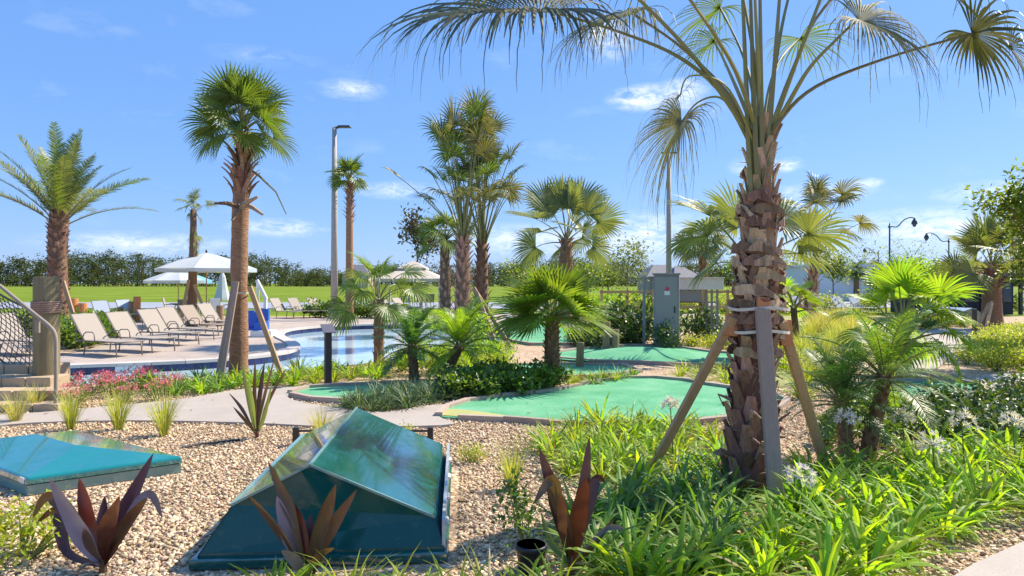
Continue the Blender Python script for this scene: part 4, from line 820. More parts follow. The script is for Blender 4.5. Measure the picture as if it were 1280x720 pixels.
#=====PLANTS=====
# ------------------------------------------------------------------ cordylines: every leaf is a part
def cordyline(name, base, d, leaves, label, cat='plant'):
    b = G(*base) if d is None else A(base[0], base[1], d); b.z = 0; root = thing(name, b, label, cat); dd = b.y
    B0 = A(base[0], base[1], dd) - b; B0.z = max(B0.z, 0)
    if d is not None: B0 = Vector((0, 0, .04))
    st = MB(); st.tube([(0, 0, -.04), (0.005, 0, .05), B0 + Vector((0, 0, .1))], [.022, .02, .014], 7); st.build('stem', 'boot', root)
    for via, w, m, dz in leaves:
        pts = [B0 + Vector((U(-.01, .01), U(-.01, .01), U(0, .05)))] + [A(px, py, dd + dz * (i + 1) / len(via)) - b for i, (px, py) in enumerate(via)]
        P = smooth_loop(pts, 6, False); n = len(P); wm = w * .72 / F * dd; mb = MB(); sds, nrs, ws = [], [], []
        yaw = U(-.5, .5)
        for i in range(n):
            T = (P[min(i + 1, n - 1)] - P[max(0, i - 1)]).normalized(); s = T.cross(Vector((sin(yaw), -cos(yaw), 0))); s = s.normalized() if s.length > .1 else Vector((1, 0, 0)); s = (s + Vector((0, .25 * sin(3 * i / n + yaw * 5), 0))).normalized()
            sds.append(s); nrs.append(s.cross(T)); t = i / (n - 1); ws.append(wm * (.3 + .7 * min(1, t / .45)) * (1 + .07 * sin(11 * t + yaw * 9)) * (1 if t < .5 else max(.02, 1 - ((t - .5) / .5) ** 1.7)))
        mb.strip(P, sds, ws, -.16, nrs); mb.build('leaf', m, root, True)
    for k in range(3):                                               # dead lower leaves
        a = U(3.3, 6.1); P, _ = arc((0, 0, .06), radians(U(10, 40)), U(.16, .26), U(.9, 1.5), 6); P = [Vector((p.x * cos(a), p.x * sin(a), max(p.z, .02))) for p in P]; mb = MB(); mb.strip(P, Vector((-sin(a), cos(a), .2)), [.012, .02, .024, .022, .018, .01, .002], .2, ZUP); mb.build('leaf', 'leaf_dry', root)
    return root
random.seed(41)
cordyline('cordyline', (128, 724), 3.75, [([(98, 665), (62, 598)], 30, 'cordyline_pale_sheen', -.1), ([(112, 660), (99, 597)], 30, 'cordyline_red', .1), ([(150, 650), (192, 566)], 27, 'cordyline_dark', .15), ([(150, 665), (184, 622)], 27, 'cordyline_olive', -.2), ([(132, 665), (150, 620)], 27, 'cordyline_olive', -.25), ([(127, 665), (131, 620)], 24, 'cordyline_dark', .2), ([(95, 650), (60, 621), (41, 648)], 22, 'cordyline_olive', .05), ([(165, 640), (188, 618), (203, 648)], 18, 'cordyline_pale_sheen', .2), ([(116, 690), (106, 660)], 30, 'cordyline_olive', -.3), ([(139, 680), (144, 650)], 24, 'cordyline_dark', -.1), ([(84, 690), (70, 640), (45, 655)], 20, 'cordyline_dark', .2)], 'purple and bronze broad leaved cordyline at the lower left beside the yellow shrub')
cordyline('cordyline', (384, 722), 3.55, [([(352, 670), (311, 619)], 22, 'cordyline_olive', -.05), ([(366, 650), (352, 615), (335, 577)], 20, 'cordyline_olive', .02), ([(360, 665), (346, 620)], 26, 'cordyline_pale_sheen', 0), ([(376, 670), (366, 628)], 27, 'cordyline_red', .05), ([(385, 680), (388, 642)], 22, 'cordyline_dark', .1), ([(400, 665), (420, 605)], 27, 'cordyline_olive', .0), ([(412, 665), (446, 612)], 22, 'cordyline_olive', .05), ([(368, 700), (352, 688)], 20, 'cordyline_pale_sheen', -.2), ([(398, 695), (418, 685)], 14, 'cordyline_olive', -.1)], 'bronze cordyline standing right in front of the pitched teal cover')
cordyline('cordyline', (713, 728), 3.72, [([(726, 640), (737, 545)], 27, 'cordyline_dark', .1), ([(700, 640), (674, 560)], 30, 'cordyline_dark', .0), ([(722, 650), (733, 598)], 36, 'cordyline_red', -.12), ([(696, 640), (690, 600), (667, 630)], 26, 'cordyline_olive', -.05), ([(735, 640), (745, 600), (757, 603)], 22, 'cordyline_dark', .1), ([(690, 680), (676, 640)], 12, 'stem', .05), ([(742, 680), (768, 648)], 14, 'cordyline_olive', .1), ([(706, 660), (700, 615)], 24, 'cordyline_olive', -.15), ([(760, 660), (790, 668)], 10, 'cordyline_pale_sheen', .15)], 'dark purple cordyline with upright leaves beside the black pot at the bottom centre')
cordyline('cordyline', (321, 548), None, [([(303, 512), (286, 491)], 5.6, 'cordyline_olive', .1), ([(312, 505), (302, 452)], 8.8, 'leaf_pale', .05), ([(318, 505), (319, 448)], 8.0, 'cordyline_olive', 0), ([(324, 500), (331, 450)], 8.0, 'cordyline_olive', .1), ([(328, 505), (343, 448)], 8.8, 'cordyline_olive', -.1), ([(334, 505), (358, 460)], 7.2, 'cordyline_olive', 0), ([(306, 525), (291, 508)], 5.6, 'cordyline_olive', -.1), ([(316, 505), (310, 470)], 7.2, 'leaf_pale', -.1), ([(330, 520), (340, 480)], 7.2, 'leaf_pale', -.1)], 'spiky brown cordyline with narrow leaves in the gravel just before the path')
# ------------------------------------------------------------------ grasses, lilies and shrubs
strap = [tuft_mesh(s, 'leaf_strap', n=42, Lr=(.2, .44), w=.028, taper=.62, el=(28, 82), curve=(.5, 1.7), r0=.07) for s in range(5)]
strap_d = [tuft_mesh(s + 20, 'leaf_strap_dark', n=42, Lr=(.2, .42), w=.024, taper=.62, el=(30, 85), curve=(.5, 1.5), r0=.07) for s in range(5)]
strap_y = [tuft_mesh(s + 40, 'leaf_strap_yellow', n=40, Lr=(.25, .5), w=.02, el=(35, 85), curve=(.5, 1.6), r0=.06) for s in range(5)]
lirio = [tuft_mesh(s + 60, 'leaf_liriope', n=48, Lr=(.25, .45), w=.014, el=(25, 85), curve=(.5, 1.6), r0=.06) for s in range(4)]
gr_g = [tuft_mesh(s + 80, 'grass_green', n=150, Lr=(.34, .66), w=.006, el=(66, 89), curve=(.15, .95), r0=.05, fold=0) for s in range(3)]
gr_s = [tuft_mesh(s + 90, 'grass_straw', n=150, Lr=(.25, .5), w=.006, el=(60, 89), curve=(.2, 1.1), r0=.06, fold=0) for s in range(3)]
broad = [shrub_mesh(s, .34, .42, 420, .10, .05, 'leaf_shrub', .5) for s in (1, 2, 3)]
broad_d = [shrub_mesh(s, .4, .5, 520, .09, .045, 'leaf_shrub_dark', .5) for s in (4, 5, 6)]
yel = [shrub_mesh(s, .36, .36, 520, .06, .03, 'leaf_yellow', .5) for s in (7, 8, 9)]
pink = [shrub_mesh(s, .3, .34, 330, .055, .025, 'leaf_shrub', .5, 34, 'flower_pink') for s in (10, 11, 12)]
limeb = [shrub_mesh(s, .4, .55, 560, .10, .035, 'leaf_lime', .7) for s in (13, 14)]
random.seed(55)
def flat(c, s=(.8, 1.15)): return dict(scale=s)
G1 = 'strappy lily clumps in the bed round the propped palm'
zy = scatter([(690, 552), (740, 530), (800, 536), (880, 545), (905, 572), (880, 588), (830, 612), (760, 612), (700, 592), (672, 570)], .27)
plant_row('lily_clump', strap_y + strap, zy, 'yellow green lily clump in the bed', 'plant', G1, (.75, 1.05))
zd = scatter([(735, 640), (830, 615), (905, 585), (925, 640), (900, 705), (780, 735), (735, 720), (690, 670)], .25)
plant_row('lily_clump', strap_d, zd, 'deep green lily clump in the bed', 'plant', G1, (.8, 1.1))
zg = scatter([(905, 690), (1000, 640), (1100, 612), (1200, 600), (1330, 595), (1330, 648), (1230, 660), (1160, 680), (1090, 735), (900, 760), (760, 760), (740, 735)], .24)
plant_row('lily_clump', strap, zg, 'bright green lily clump in the bed', 'plant', G1, (.8, 1.12))
zm = scatter([(985, 640), (1000, 600), (1060, 592), (1150, 590), (1140, 612), (1060, 630)], .27)
plant_row('lily_clump', strap_d + strap, zm, 'mid green lily clump in the bed', 'plant', G1, (.8, 1.1))
zr = scatter([(1130, 590), (1180, 560), (1330, 555), (1330, 598), (1200, 603)], .27)
plant_row('lily_clump', strap + strap_y, zr, 'yellowish lily clump under white flowers', 'plant', G1, (.85, 1.15))
zf = [(-1.15, 3.3), (-.98, 3.25), (-.8, 3.34), (-.62, 3.26), (-.45, 3.3), (-.28, 3.2), (-.12, 3.3), (.05, 3.35), (.22, 3.3)]
plant_row('lily_clump', strap_y + strap, zf, 'low strappy clump along the bottom edge', 'plant', 'strappy clumps along the bottom edge', (.75, .95))
plant_row('shrub', broad_d, scatter([(1150, 550), (1180, 522), (1330, 512), (1330, 550), (1200, 562)], .36), 'dark leafy shrub behind the white flowers', 'shrub', 'dark shrubs at the right edge', (.7, .95))
plant_row('shrub', broad, scatter([(1010, 560), (1020, 535), (1080, 515), (1120, 512), (1150, 525), (1120, 560)], .42), 'small leafy green shrub', 'shrub', 'green shrubs below the feather palms', (.55, .8))
def agapanthus(px, py, base_y, label, r=.085):
    b = G(px, base_y); d = b.y; root = thing('agapanthus', b, label, 'flower', 'white flower heads on tall stalks'); top = A(px, py, d) - b; st = MB(); st.tube([(0.03, 0, 0), top * .5 + Vector((.015, 0, 0)), top], [.006, .005, .004], 5); st.build('stalk', 'stem', root)
    mb = MB(); n = 19; r *= .78
    for i in range(n):
        z = 1 - 1.35 * (i + .5) / n + U(-.12, .12); z = max(-.6, min(1, z)); a = i * 2.39996; q = math.sqrt(max(0, 1 - z * z)); dr = Vector((cos(a) * q, sin(a) * q, z)); e = top + dr * r * U(.55, 1.15); mb.cm = 1; mb.tube([top, e], [.0018, .0014], 3, False); mb.cm = 0
        s = dr.cross(ZUP); s = s.normalized() if s.length > .1 else Vector((1, 0, 0)); u = s.cross(dr)
        for k in range(6):
            th = k * pi / 3 + U(-.1, .1); p = s * cos(th) + u * sin(th); t = dr.cross(p); l = U(.026, .04); mb.add([e, e + dr * l * .7 + p * l * .45 - t * .0055, e + dr * l + p * l, e + dr * l * .7 + p * l * .45 + t * .006], [(0, 1, 2, 3)])
    mb.build('flower_head', ['flower_white', 'stem'], root)
agapanthus(1000, 597, 660, 'white flower head low beside the foot of the right stake', .1)
agapanthus(1058, 524, 600, 'white flower head in front of the feather palm trunks', .09)
agapanthus(1128, 522, 590, 'small white flower head just right of the leaning feather palm trunk', .07)
agapanthus(1202, 527, 600, 'big white flower head against the dark shrubs at the right', .11)
agapanthus(1166, 557, 620, 'white flower head lowest and leftmost of the two big ones at the right', .105)
agapanthus(1266, 527, 596, 'white flower head at the far right edge', .08)
agapanthus(838, 506, 590, 'pale flower head standing before the large green, left of the propped palm', .06)
random.seed(56)
for px, py, ms, lb, s in ((20, 529, gr_s, 'straw coloured grass tuft at the left end beside the steps', .95), (88, 538, gr_g, 'green grass tuft leftmost of three along the path, next to the steps', .9), (148, 538, gr_g, 'green grass tuft in the middle of three along the path', .98), (205, 545, gr_g, 'green grass tuft rightmost of three along the path', .98), (402, 548, gr_s, 'straw coloured grass tuft behind the pitched teal cover', .85), (45, 512, gr_s, 'wispy dry grass in front of the pile on the steps', .9), (640, 613, gr_g, 'fine grey green grass tuft in the gravel right of the pitched teal cover', .75)):
    tag(link('grass_tuft', random.choice(ms), None, G(px, py), None, s), lb, 'grass', 'grass tufts in the gravel')
plant_row('flowering_shrub', pink, scatter([(78, 490), (110, 483), (190, 482), (215, 490), (200, 503), (130, 507), (80, 511)], .36), 'pink flowering shrub below the pool edge', 'shrub', 'pink flowering shrubs', (.6, .8))
plant_row('strappy_plant', strap + strap_d + strap_y[:1], scatter([(180, 485), (260, 477), (350, 472), (365, 480), (280, 489), (225, 497), (190, 492)], .3), 'green strappy plant below the pool edge', 'plant', 'strappy plants below the pool edge', (.75, 1.0))
plant_row('strappy_plant', strap_y + strap, scatter([(352, 478), (370, 468), (480, 463), (480, 474), (430, 478), (370, 484)], .3), 'yellow green strappy plant by the pool', 'plant', 'yellow strappy plants at the near pool edge', (.75, 1.0))
plant_row('leafy_shrub', yel + limeb, scatter([(480, 470), (500, 456), (560, 446), (630, 452), (632, 464), (560, 468), (520, 474)], .5), 'yellow green shrub behind the feather palms', 'shrub', 'yellow green shrubs behind the feather palms', (.7, 1.05))
tag(link('lime_shrub', limeb[0], None, G(590, 432), None, 1.75), 'tall lime shrub at the foot of the twin tall palms', 'shrub'); tag(link('lime_shrub', limeb[1], None, G(540, 420), None, 1.3), 'round lime shrub right of the gazebo at the pool edge', 'shrub')
plant_row('dark_grass_clump', lirio, scatter([(425, 511), (450, 504), (500, 497), (560, 489), (575, 498), (520, 511), (450, 517)], .2), 'dark grassy clump beside the path', 'plant', 'dark grassy clumps along the path', (.85, 1.15))
plant_row('leafy_shrub', broad, scatter([(560, 496), (570, 485), (640, 480), (690, 480), (690, 491), (640, 496), (590, 501)], .32), 'dark glossy bush behind the large green', 'shrub', 'broad leaved bushes behind the large green', (.75, .95))
plant_row('strappy_plant', strap_y + strap_d, scatter([(703, 486), (715, 478), (800, 470), (800, 474), (750, 480)], .3), 'strappy plant on the back kerb', 'plant', 'strappy plants beside the fan palm', (.65, .85))
plant_row('strappy_plant', strap_y, scatter([(845, 475), (850, 464), (915, 467), (915, 485), (890, 482)], .36), 'yellow green strappy plant between two greens', 'plant', 'strappy plants between the two greens', (.75, .95))
plant_row('hedge_plant', broad_d, scatter([(718, 436), (722, 424), (800, 420), (800, 428), (760, 436)], .45), 'low dark bush behind the wooden posts', 'shrub', 'low dark hedge behind the posts', (.9, 1.15))
for px, py, s, lb in ((776, 431, 2.3, 'tall dark bush left of the grey cabinet'), (800, 429, 2.4, 'tall dark bush touching the left strut of the cabinet'), (832, 436, 1.3, 'small dark bush growing in front of the grey cabinet door'), (866, 430, 1.8, 'green bush right of the cabinet under the white box'), (884, 428, 1.7, 'green bush under the posts of the white box')):
    tag(link('bush', random.choice(broad_d), None, G(px, py), (0, 0, U(0, 6)), (s * .75, s * .75, s)), lb, 'shrub')
plant_row('hedge_plant', broad + yel, scatter([(860, 436), (930, 440), (1000, 442), (1000, 436), (900, 430)], .5), 'low pale bush behind the humped green', 'shrub', 'low bushes behind the humped green', (.8, 1.0))
plant_row('leafy_shrub', limeb + yel, scatter([(740, 396), (745, 390), (800, 389), (800, 396)], 1.2), 'bright lime bush behind dark bushes', 'shrub', 'bright lime bushes left of the cabinet', (1.8, 2.6))
plant_row('leafy_shrub', yel, scatter([(905, 392), (1000, 392), (1000, 388), (905, 388)], 1.6), 'yellow green bush on the far lawn', 'shrub', 'yellow green bushes right of the cabinet', (2.0, 3.0))
plant_row('ground_cover_plant', gr_g + strap_y, scatter([(985, 470), (960, 420), (1060, 405), (1100, 412), (1090, 450), (1040, 490), (1000, 500)], .5), 'pale grassy clump on the lawn strip', 'plant', 'grassy clumps on the lawn strip', (.9, 1.3))
plant_row('ornamental_grass', gr_s, scatter([(1015, 420), (1030, 408), (1075, 408), (1070, 422)], .5), 'tall yellow grass on the lawn', 'grass', 'tall yellow grasses beside the olive palm', (1.6, 2.1))
plant_row('yellow_shrub', yel, scatter([(1205, 455), (1220, 440), (1260, 418), (1330, 420), (1330, 462), (1250, 466)], .42), 'low yellow green shrub at right', 'shrub', 'low yellow shrubs at the right edge', (.85, 1.2))
plant_row('leafy_shrub', yel + broad, scatter([(1120, 410), (1160, 402), (1210, 403), (1210, 409), (1150, 413)], .6), 'green shrub before the far teal cover', 'shrub', 'shrubs in front of the far cover', (.8, 1.1))
plant_row('leafy_shrub', broad, scatter([(72, 440), (85, 425), (140, 418), (140, 425), (110, 436)], .6), 'dark leafy bush behind the loungers', 'shrub', 'leafy bushes behind the loungers', (1.4, 1.8))
plant_row('leafy_shrub', broad, [tuple(G(x, y)[:2]) for x, y in ((-20, 425), (15, 424), (35, 421))], 'green bush seen through the rope net', 'shrub', 'bushes behind the rope net', (1.5, 2.0))
plant_row('far_shrub', broad, [tuple(G(x, y)[:2]) for x, y in ((398, 397), (408, 396.5), (448, 397), (458, 397), (468, 398))], 'dark bush on the pool deck', 'shrub', 'bushes round the light pole', (1.6, 2.1))
plant_row('far_shrub', broad + yel, [(U(2, 34), U(36, 42)) for _ in range(26)], 'small bush in the far hedge', 'shrub', 'bushes of the far hedge', (1.8, 2.8))
b = G(30, 700); tag(link('yellow_shrub', shrub_mesh(71, .30, .34, 620, .05, .026, 'leaf_yellow', .5), None, b, None, 1.0), 'yellow variegated shrub in the lower left corner', 'shrub')
for px, py, s, lb in ((590, 578, .42, 'small yellow seedling in the gravel right of the pitched teal cover'), (506, 549, .38, 'tiny green sprig behind the ridge of the pitched teal cover'), (1010, 470, .8, 'yellow shrub behind the right stake')):
    tag(link('seedling', yel[1], None, G(px, py), None, s), lb, 'plant')
def sapling():
    random.seed(72); b = G(655, 690); root = thing('sapling', b, 'thin leafy sapling standing in the gravel behind the black pot', 'plant'); mb = MB(); cs = []
    for i in range(7):
        e = Vector((U(-.12, .12), U(-.1, .1), U(.22, .42))); mb.tube([(0, 0, 0), e * .5 + Vector((U(-.02, .02), 0, .02)), e], [.006, .004, .002], 4); cs += [e, e * .75, e * .5 + Vector((U(-.05, .05), 0, 0))]
    mb.build('stem', 'stem', root); lb = MB(); leaf_cloud(lb, cs, .045, 13, .05, .022, .3); lb.build('foliage', 'leaf_shrub', root)
sapling()
def pot():
    b = G(664, 716); root = thing('plant_pot', b, 'black plastic nursery pot standing in the gravel at the bottom centre', 'pot'); mb = MB()
    mb.lathe([(.066, 0), (.07, .01), (.08, .135), (.088, .137), (.088, .16), (.08, .16), (.074, .06), (0.001, .06)], (0, 0, 0), 20, False); mb.build('body', 'pot', root, True)
    s = MB(); s.lathe([(.0, .148), (.078, .142)], (0, 0, 0), 16, False); s.build('soil', 'bark', root)
pot()
mb = MB(); mb.tube([G(228, 562) + ZUP * .02, G(250, 558) + ZUP * .025, G(275, 555) + ZUP * .02, G(300, 551) + ZUP * .01], .012, 6); tag(mb.build('irrigation_hose', 'hose'), 'thin black irrigation hose lying in the gravel near the spiky cordyline', 'hose')
random.seed(78)
tree('leafy_tree', G(522, 376.5), 8.2, 1.9, 'sparse rusty leaved tree rising behind the gazebo', 'tree', 'leaf_rust', 72, 14, .45, .26, .12, .4, .55, seed=81)
tree('small_tree', G(785, 381), 4.3, 1.7, 'pale airy tree left of the light pole behind the cabinet', 'tree', 'leaf_pale', 90, 14, .26, .14, .06, .4, .5, seed=82)
tree('small_tree', G(1042, 386), 3.7, 1.1, 'slim green tree in front of the white building', 'tree', 'leaf_tree', 90, 16, .2, .11, .05, .4, .5, seed=83)
tree('bare_tree', G(1078, 371), 6.2, 2.4, 'thin greyish tree behind the white building', 'tree', 'leaf_pale', 60, 8, .3, .13, .1, .35, .6, seed=84)
tree('bare_tree', G(1140, 370), 7.4, 2.6, 'thin pinkish tree beyond the curved street lamp', 'tree', 'leaf_pale', 60, 9, .3, .13, .1, .35, .6, seed=85)
tree('bare_tree', G(1035, 370), 5.2, 2.4, 'low grey tree peeking over the left end of the white building', 'tree', 'leaf_tree', 60, 10, .3, .13, .1, .35, .6, seed=90)
tree('round_tree', G(1140, 398), 2.85, 1.35, 'rounded lime green tree behind the bright fan palm', 'tree', 'leaf_lime', 120, 22, .17, .085, .05, .25, .5, seed=86)
tree('round_tree', G(1108, 396), 2.6, .9, 'narrower olive green tree just left of the rounded lime one', 'tree', 'leaf_tree', 90, 20, .17, .085, .05, .25, .5, seed=87)
tree('leafy_tree', G(1288, 458), 3.7, .8, 'dark leafy tree with a thin orange trunk at the right edge', 'tree', 'leaf_tree', 130, 26, .13, .065, .045, .42, .4, barkm='lumber_end', seed=88)
tree('leafy_tree', G(1345, 440), 4.6, 1.2, 'taller dark tree cut off by the right edge of the photo', 'tree', 'leaf_shrub', 120, 26, .17, .08, .07, .4, .5, seed=89)
for i, (px, py, h, lf, lb_) in enumerate(((735, 372, 4.2, 'leaf_tree', 'distant green tree just right of the broad silvery palm'), (760, 371, 3.6, 'leaf_tree', 'low distant tree left of the pale airy tree'), (930, 371, 5.4, 'leaf_shrub', 'distant dark tree behind the propped palm trunk'), (960, 372, 4.8, 'leaf_tree', 'distant green tree at the right edge of the propped palm trunk'), (985, 371, 5.0, 'leaf_tree', 'distant green tree left of the olive palm'), (650, 371, 4.0, 'leaf_tree', 'distant green tree between the twin palms and the silvery palm'), (1000, 373, 4.6, 'leaf_pale', 'distant pale tree just behind the olive palm'))):
    tree('far_tree', G(px, py), h, 2.6, lb_, 'tree', lf, 60, 14, .4, .22, .12, .3, .6, group='distant trees beyond the lawn', seed=100 + i)
random.seed(79)
#=====OBJECTS=====
# ------------------------------------------------------------------ the two fibreglass covers in the gravel
def pitched_cover():
    a0 = Vector((-1.17, 3.95, 0)); ax = Vector((-.078, 1, 0)).normalized(); sx = Vector((ax.y, -ax.x, 0)); root = thing('equipment_cover', a0 + ax * .9, 'dark teal fibreglass cover with a pitched glossy top in the foreground', 'cover'); o = a0 - root.location
    ln = 1.83; prof = [(-.63, .0), (-.60, .075), (-.44, .325), (0, .545), (.72, .225), (.775, .075), (.79, .0)]
    def ring(t, ins=0): return [o + ax * t + sx * (x * (1 - ins)) + ZUP * (z * (1 - ins * .5)) for x, z in prof]
    mb = MB(); r0, r1 = ring(-.06), ring(.0, .0); b0 = ring(ln); n = len(prof)
    f0 = [o + ax * (-.08 if z < .05 else -.07 if z < .1 else 0.0) + sx * x + ZUP * z for x, z in prof]
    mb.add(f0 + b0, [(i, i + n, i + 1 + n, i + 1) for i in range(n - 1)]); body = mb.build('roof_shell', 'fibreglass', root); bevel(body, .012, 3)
    fr = MB(); fr.add([p + ax * .012 for p in f0], [(6, 5, 1, 0), (5, 4, 3, 2, 1)]); fr.build('front_panel', 'fibreglass_end', root)
    bk = MB(); bk.add([p - ax * .012 for p in b0], [tuple(range(n))]); bk.build('back_panel', 'fibreglass', root)
    rim = MB()                                                       # pale moulded edges of the top
    for i, j in ((2, 3), (3, 4)): rim.bar(f0[i] + ZUP * .004 - ax * .004, f0[j] + ZUP * .004 - ax * .004, .012, .014)
    rim.bar(f0[3] + ZUP * .004, b0[3] + ZUP * .004, .016, .01); rim.bar(f0[2] + ZUP * .004, b0[2] + ZUP * .004, .026, .01)
    rim.build('edge_trim', 'fibreglass_base', root)
    sk = MB(); c = (f0[0] + f0[6] + b0[0] + b0[6]) / 4; rz = math.atan2(sx.y, sx.x); sk.box(c + ZUP * .03 - ax * .01, (1.44, 1.95, .06), rz); bevel(sk.build('base_flange', 'fibreglass', root), .01)
    hg = MB(); q0, q1 = f0[4] * .5 + f0[5] * .5, b0[4] * .5 + b0[5] * .5; hg.bar(q0 + sx * .025 - ax * .02, q1 + sx * .025, .02, .17, up=(0, 0, 1)); hg.build('side_flange', 'fibreglass_pale', root)
    for k in range(4): h = MB(); p = q0.lerp(q1, .1 + .26 * k) + sx * .04; h.tube([p - ax * .05, p + ax * .05], .011, 8); h.build('hinge', 'white_paint', root)
pitched_cover()
def flat_cover():
    C = [Vector((-3.64, 5.11, 0)), Vector((-2.76, 5.76, 0)), Vector((-4.34, 6.82, 0)), Vector((-5.22, 6.17, 0))]; m = sum(C, Vector()) / 4; root = thing('equipment_cover', m, 'flat bright teal fibreglass cover lying in the gravel at the left', 'cover'); C = [c - m for c in C]
    v = C[3] - C[0]; R1 = (C[0] + C[1]) / 2 + v * .3 + ZUP * .235; R2 = (C[2] + C[3]) / 2 - v * .3 + ZUP * .235; up = [c * .985 + ZUP * .135 for c in C]; lo = [c * .985 + ZUP * .085 for c in C]
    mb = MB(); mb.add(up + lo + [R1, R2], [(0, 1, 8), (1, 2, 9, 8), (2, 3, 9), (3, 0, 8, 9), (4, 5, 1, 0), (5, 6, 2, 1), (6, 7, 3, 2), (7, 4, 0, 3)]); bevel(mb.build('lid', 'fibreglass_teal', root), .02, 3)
    b = MB(); w = [c * .97 for c in C]; b.add([c + ZUP * .075 for c in w] + [c for c in w], [(3, 2, 1, 0), (4, 5, 1, 0), (5, 6, 2, 1), (6, 7, 3, 2), (7, 4, 0, 3)]); b.build('base', 'fibreglass_base', root)
    g = MB(); w = [c * .955 for c in C]; g.add([c + ZUP * .09 for c in w] + [c + ZUP * .07 for c in w], [(0, 1, 2, 3), (4, 5, 1, 0), (5, 6, 2, 1), (6, 7, 3, 2), (7, 4, 0, 3)]); g.build('gasket', 'hose', root)
    d = (C[0] - C[3]).normalized(); s = MB(); p = C[0] * .985 - d * .07 + ZUP * .11; nn = Vector((d.y, -d.x, 0)); nn = -nn if nn.y > 0 else nn; s.bar(p + nn * .003 - d * .035, p + nn * .003 + d * .035, .006, .045); s.build('sticker', 'sticker', root)
flat_cover()
def far_cover():
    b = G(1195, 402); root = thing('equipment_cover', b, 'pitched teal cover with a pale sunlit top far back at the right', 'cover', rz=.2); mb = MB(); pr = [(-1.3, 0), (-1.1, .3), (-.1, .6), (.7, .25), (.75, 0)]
    mb.add([(x, -.9, z) for x, z in pr] + [(x, .9, z) for x, z in pr], [(i, i + 1, i + 6, i + 5) for i in range(4)]); mb.build('roof_shell', 'fibreglass_pale', root); f = MB(); f.add([(x, -.89, z) for x, z in pr], [(0, 1, 2, 3, 4)]); f.build('front_panel', 'fibreglass', root)  # sunlit brightness of the teal top put into a pale shell colour
far_cover()
def small_frame():
    p, q = G(370, 557), G(538, 557); m = (p + q) / 2; root = thing('black_bracket', m, 'low black metal bracket with two posts showing behind the pitched teal cover', 'bracket')
    for e in (p, q): s = MB(); s.box(e - m + ZUP * .09, (.055, .055, .18)); bevel(s.build('post', 'dark_metal', root), .006)
    for z in (.08, .145): s = MB(); s.bar(p - m + ZUP * z, q - m + ZUP * z, .025, .018); s.build('crossbar', 'dark_metal', root)
small_frame()
# ------------------------------------------------------------------ loungers
def make_lounger(m, label, group):
    root = thing('sun_lounger', (0, 0, 0), label, 'lounger', group); w = .31; a = radians(48); bl = .82
    hp = Vector((-.02, 0, .34)); tp = hp + Vector((-cos(a) * bl, 0, sin(a) * bl))
    s = MB(); s.box((.62, 0, .345), (1.26, .58, .018)); bevel(s.build('seat', m, root), .006); s = MB(); s.bar(hp, tp, .58, .018, up=(0, 0, 1)); bevel(s.build('backrest', m, root), .006)
    f = MB()
    for y in (-w, w): f.tube([(-.35, y, .33), (.6, y, .345), (1.27, y, .34)], .016, 6); f.tube([hp + Vector((0, y, 0)), tp + Vector((0, y, 0))], .014, 6)
    f.tube([(1.27, -w, .34), (1.27, w, .34)], .016, 6); f.tube([(-.35, -w, .33), (-.35, w, .33)], .014, 6); f.tube([tp + Vector((0, -w, 0)), tp + Vector((0, w, 0))], .014, 6); f.build('frame', 'frame_metal', root, True)
    for y in (-w, w):
        for x, dx in ((1.16, .04), (.05, -.08)): l = MB(); l.tube([(x, y, .33), (x + dx, y, 0)], .016, 6); l.build('leg', 'frame_metal', root, True)
        l = MB(); l.tube([(-.12, y, .34), (-.02, y, .5), (.06, y, .545), (.3, y, .55), (.37, y, .5), (.39, y, .34)], .014, 6); l.build('armrest', 'frame_metal', root, True)
        l = MB(); l.tube([hp.lerp(tp, .6) + Vector((0, y * .93, 0)), (-.33, y * .93, .33)], .01, 5); l.build('prop', 'frame_metal', root)
    return root
GL = 'sling loungers round the pool'; LG = None
spots = [(122, 443, -24, 'sling', 'nearest beige sling lounger, first from the wooden pile'), (164, 438, -24, 'sling', 'second beige sling lounger from the wooden pile'), (200, 430, -24, 'sling', 'third beige sling lounger from the wooden pile'), (222, 424, -24, 'sling', 'fourth beige sling lounger from the wooden pile'), (248, 418, -24, 'sling_tan', 'fifth lounger from the wooden pile, with its dark back'), (268, 413, -24, 'sling', 'last lounger of the left row, next to the tall round palm'), (18, 442, -24, 'sling', 'lounger half hidden behind the rope net'), (-40, 446, -24, 'sling', 'lounger at the left edge behind the rope net'),
         (352, 397.5, -35, 'sling', 'far lounger just right of the blue pool lift'), (374, 397, -35, 'sling', 'second far lounger right of the pool lift'), (398, 397, -35, 'sling', 'far lounger left of the tall light pole'), (486, 397, -35, 'sling', 'far lounger right of the slender palm'), (505, 396.5, -35, 'sling', 'far lounger in front of the gazebo'),
         (130, 405, -40, 'sling_blue', 'pale lounger behind the leafy bushes, near the wooden stumps'), (160, 402, -40, 'sling_blue', 'pale lounger behind the front row, right of the wooden stumps'), (648, 396, -70, 'sling', 'white lounger beyond the small far green'), (668, 396, -70, 'sling_tan', 'dark lounger behind the lime fan palm'), (1002, 392, -80, 'sling_blue', 'pale blue lounger left of the olive palm'), (1030, 391, -80, 'sling_blue', 'pale blue lounger just right of the olive palm'), (1052, 392, -80, 'sling_blue', 'pale blue lounger in front of the slim tree'), (1074, 392, -80, 'sling_blue', 'rightmost pale blue lounger by the bright fan palm')]
PROTO = {}
for px, py, rz, m, lb in spots:
    if m not in PROTO: o = PROTO[m] = make_lounger(m, lb, GL)
    else: o = copy_tree(PROTO[m])
    o.location = G(px, py) + ZUP * .01; o.scale = (.94,) * 3; o.rotation_euler.z = radians(rz + U(-4, 4)); o['label'] = lb
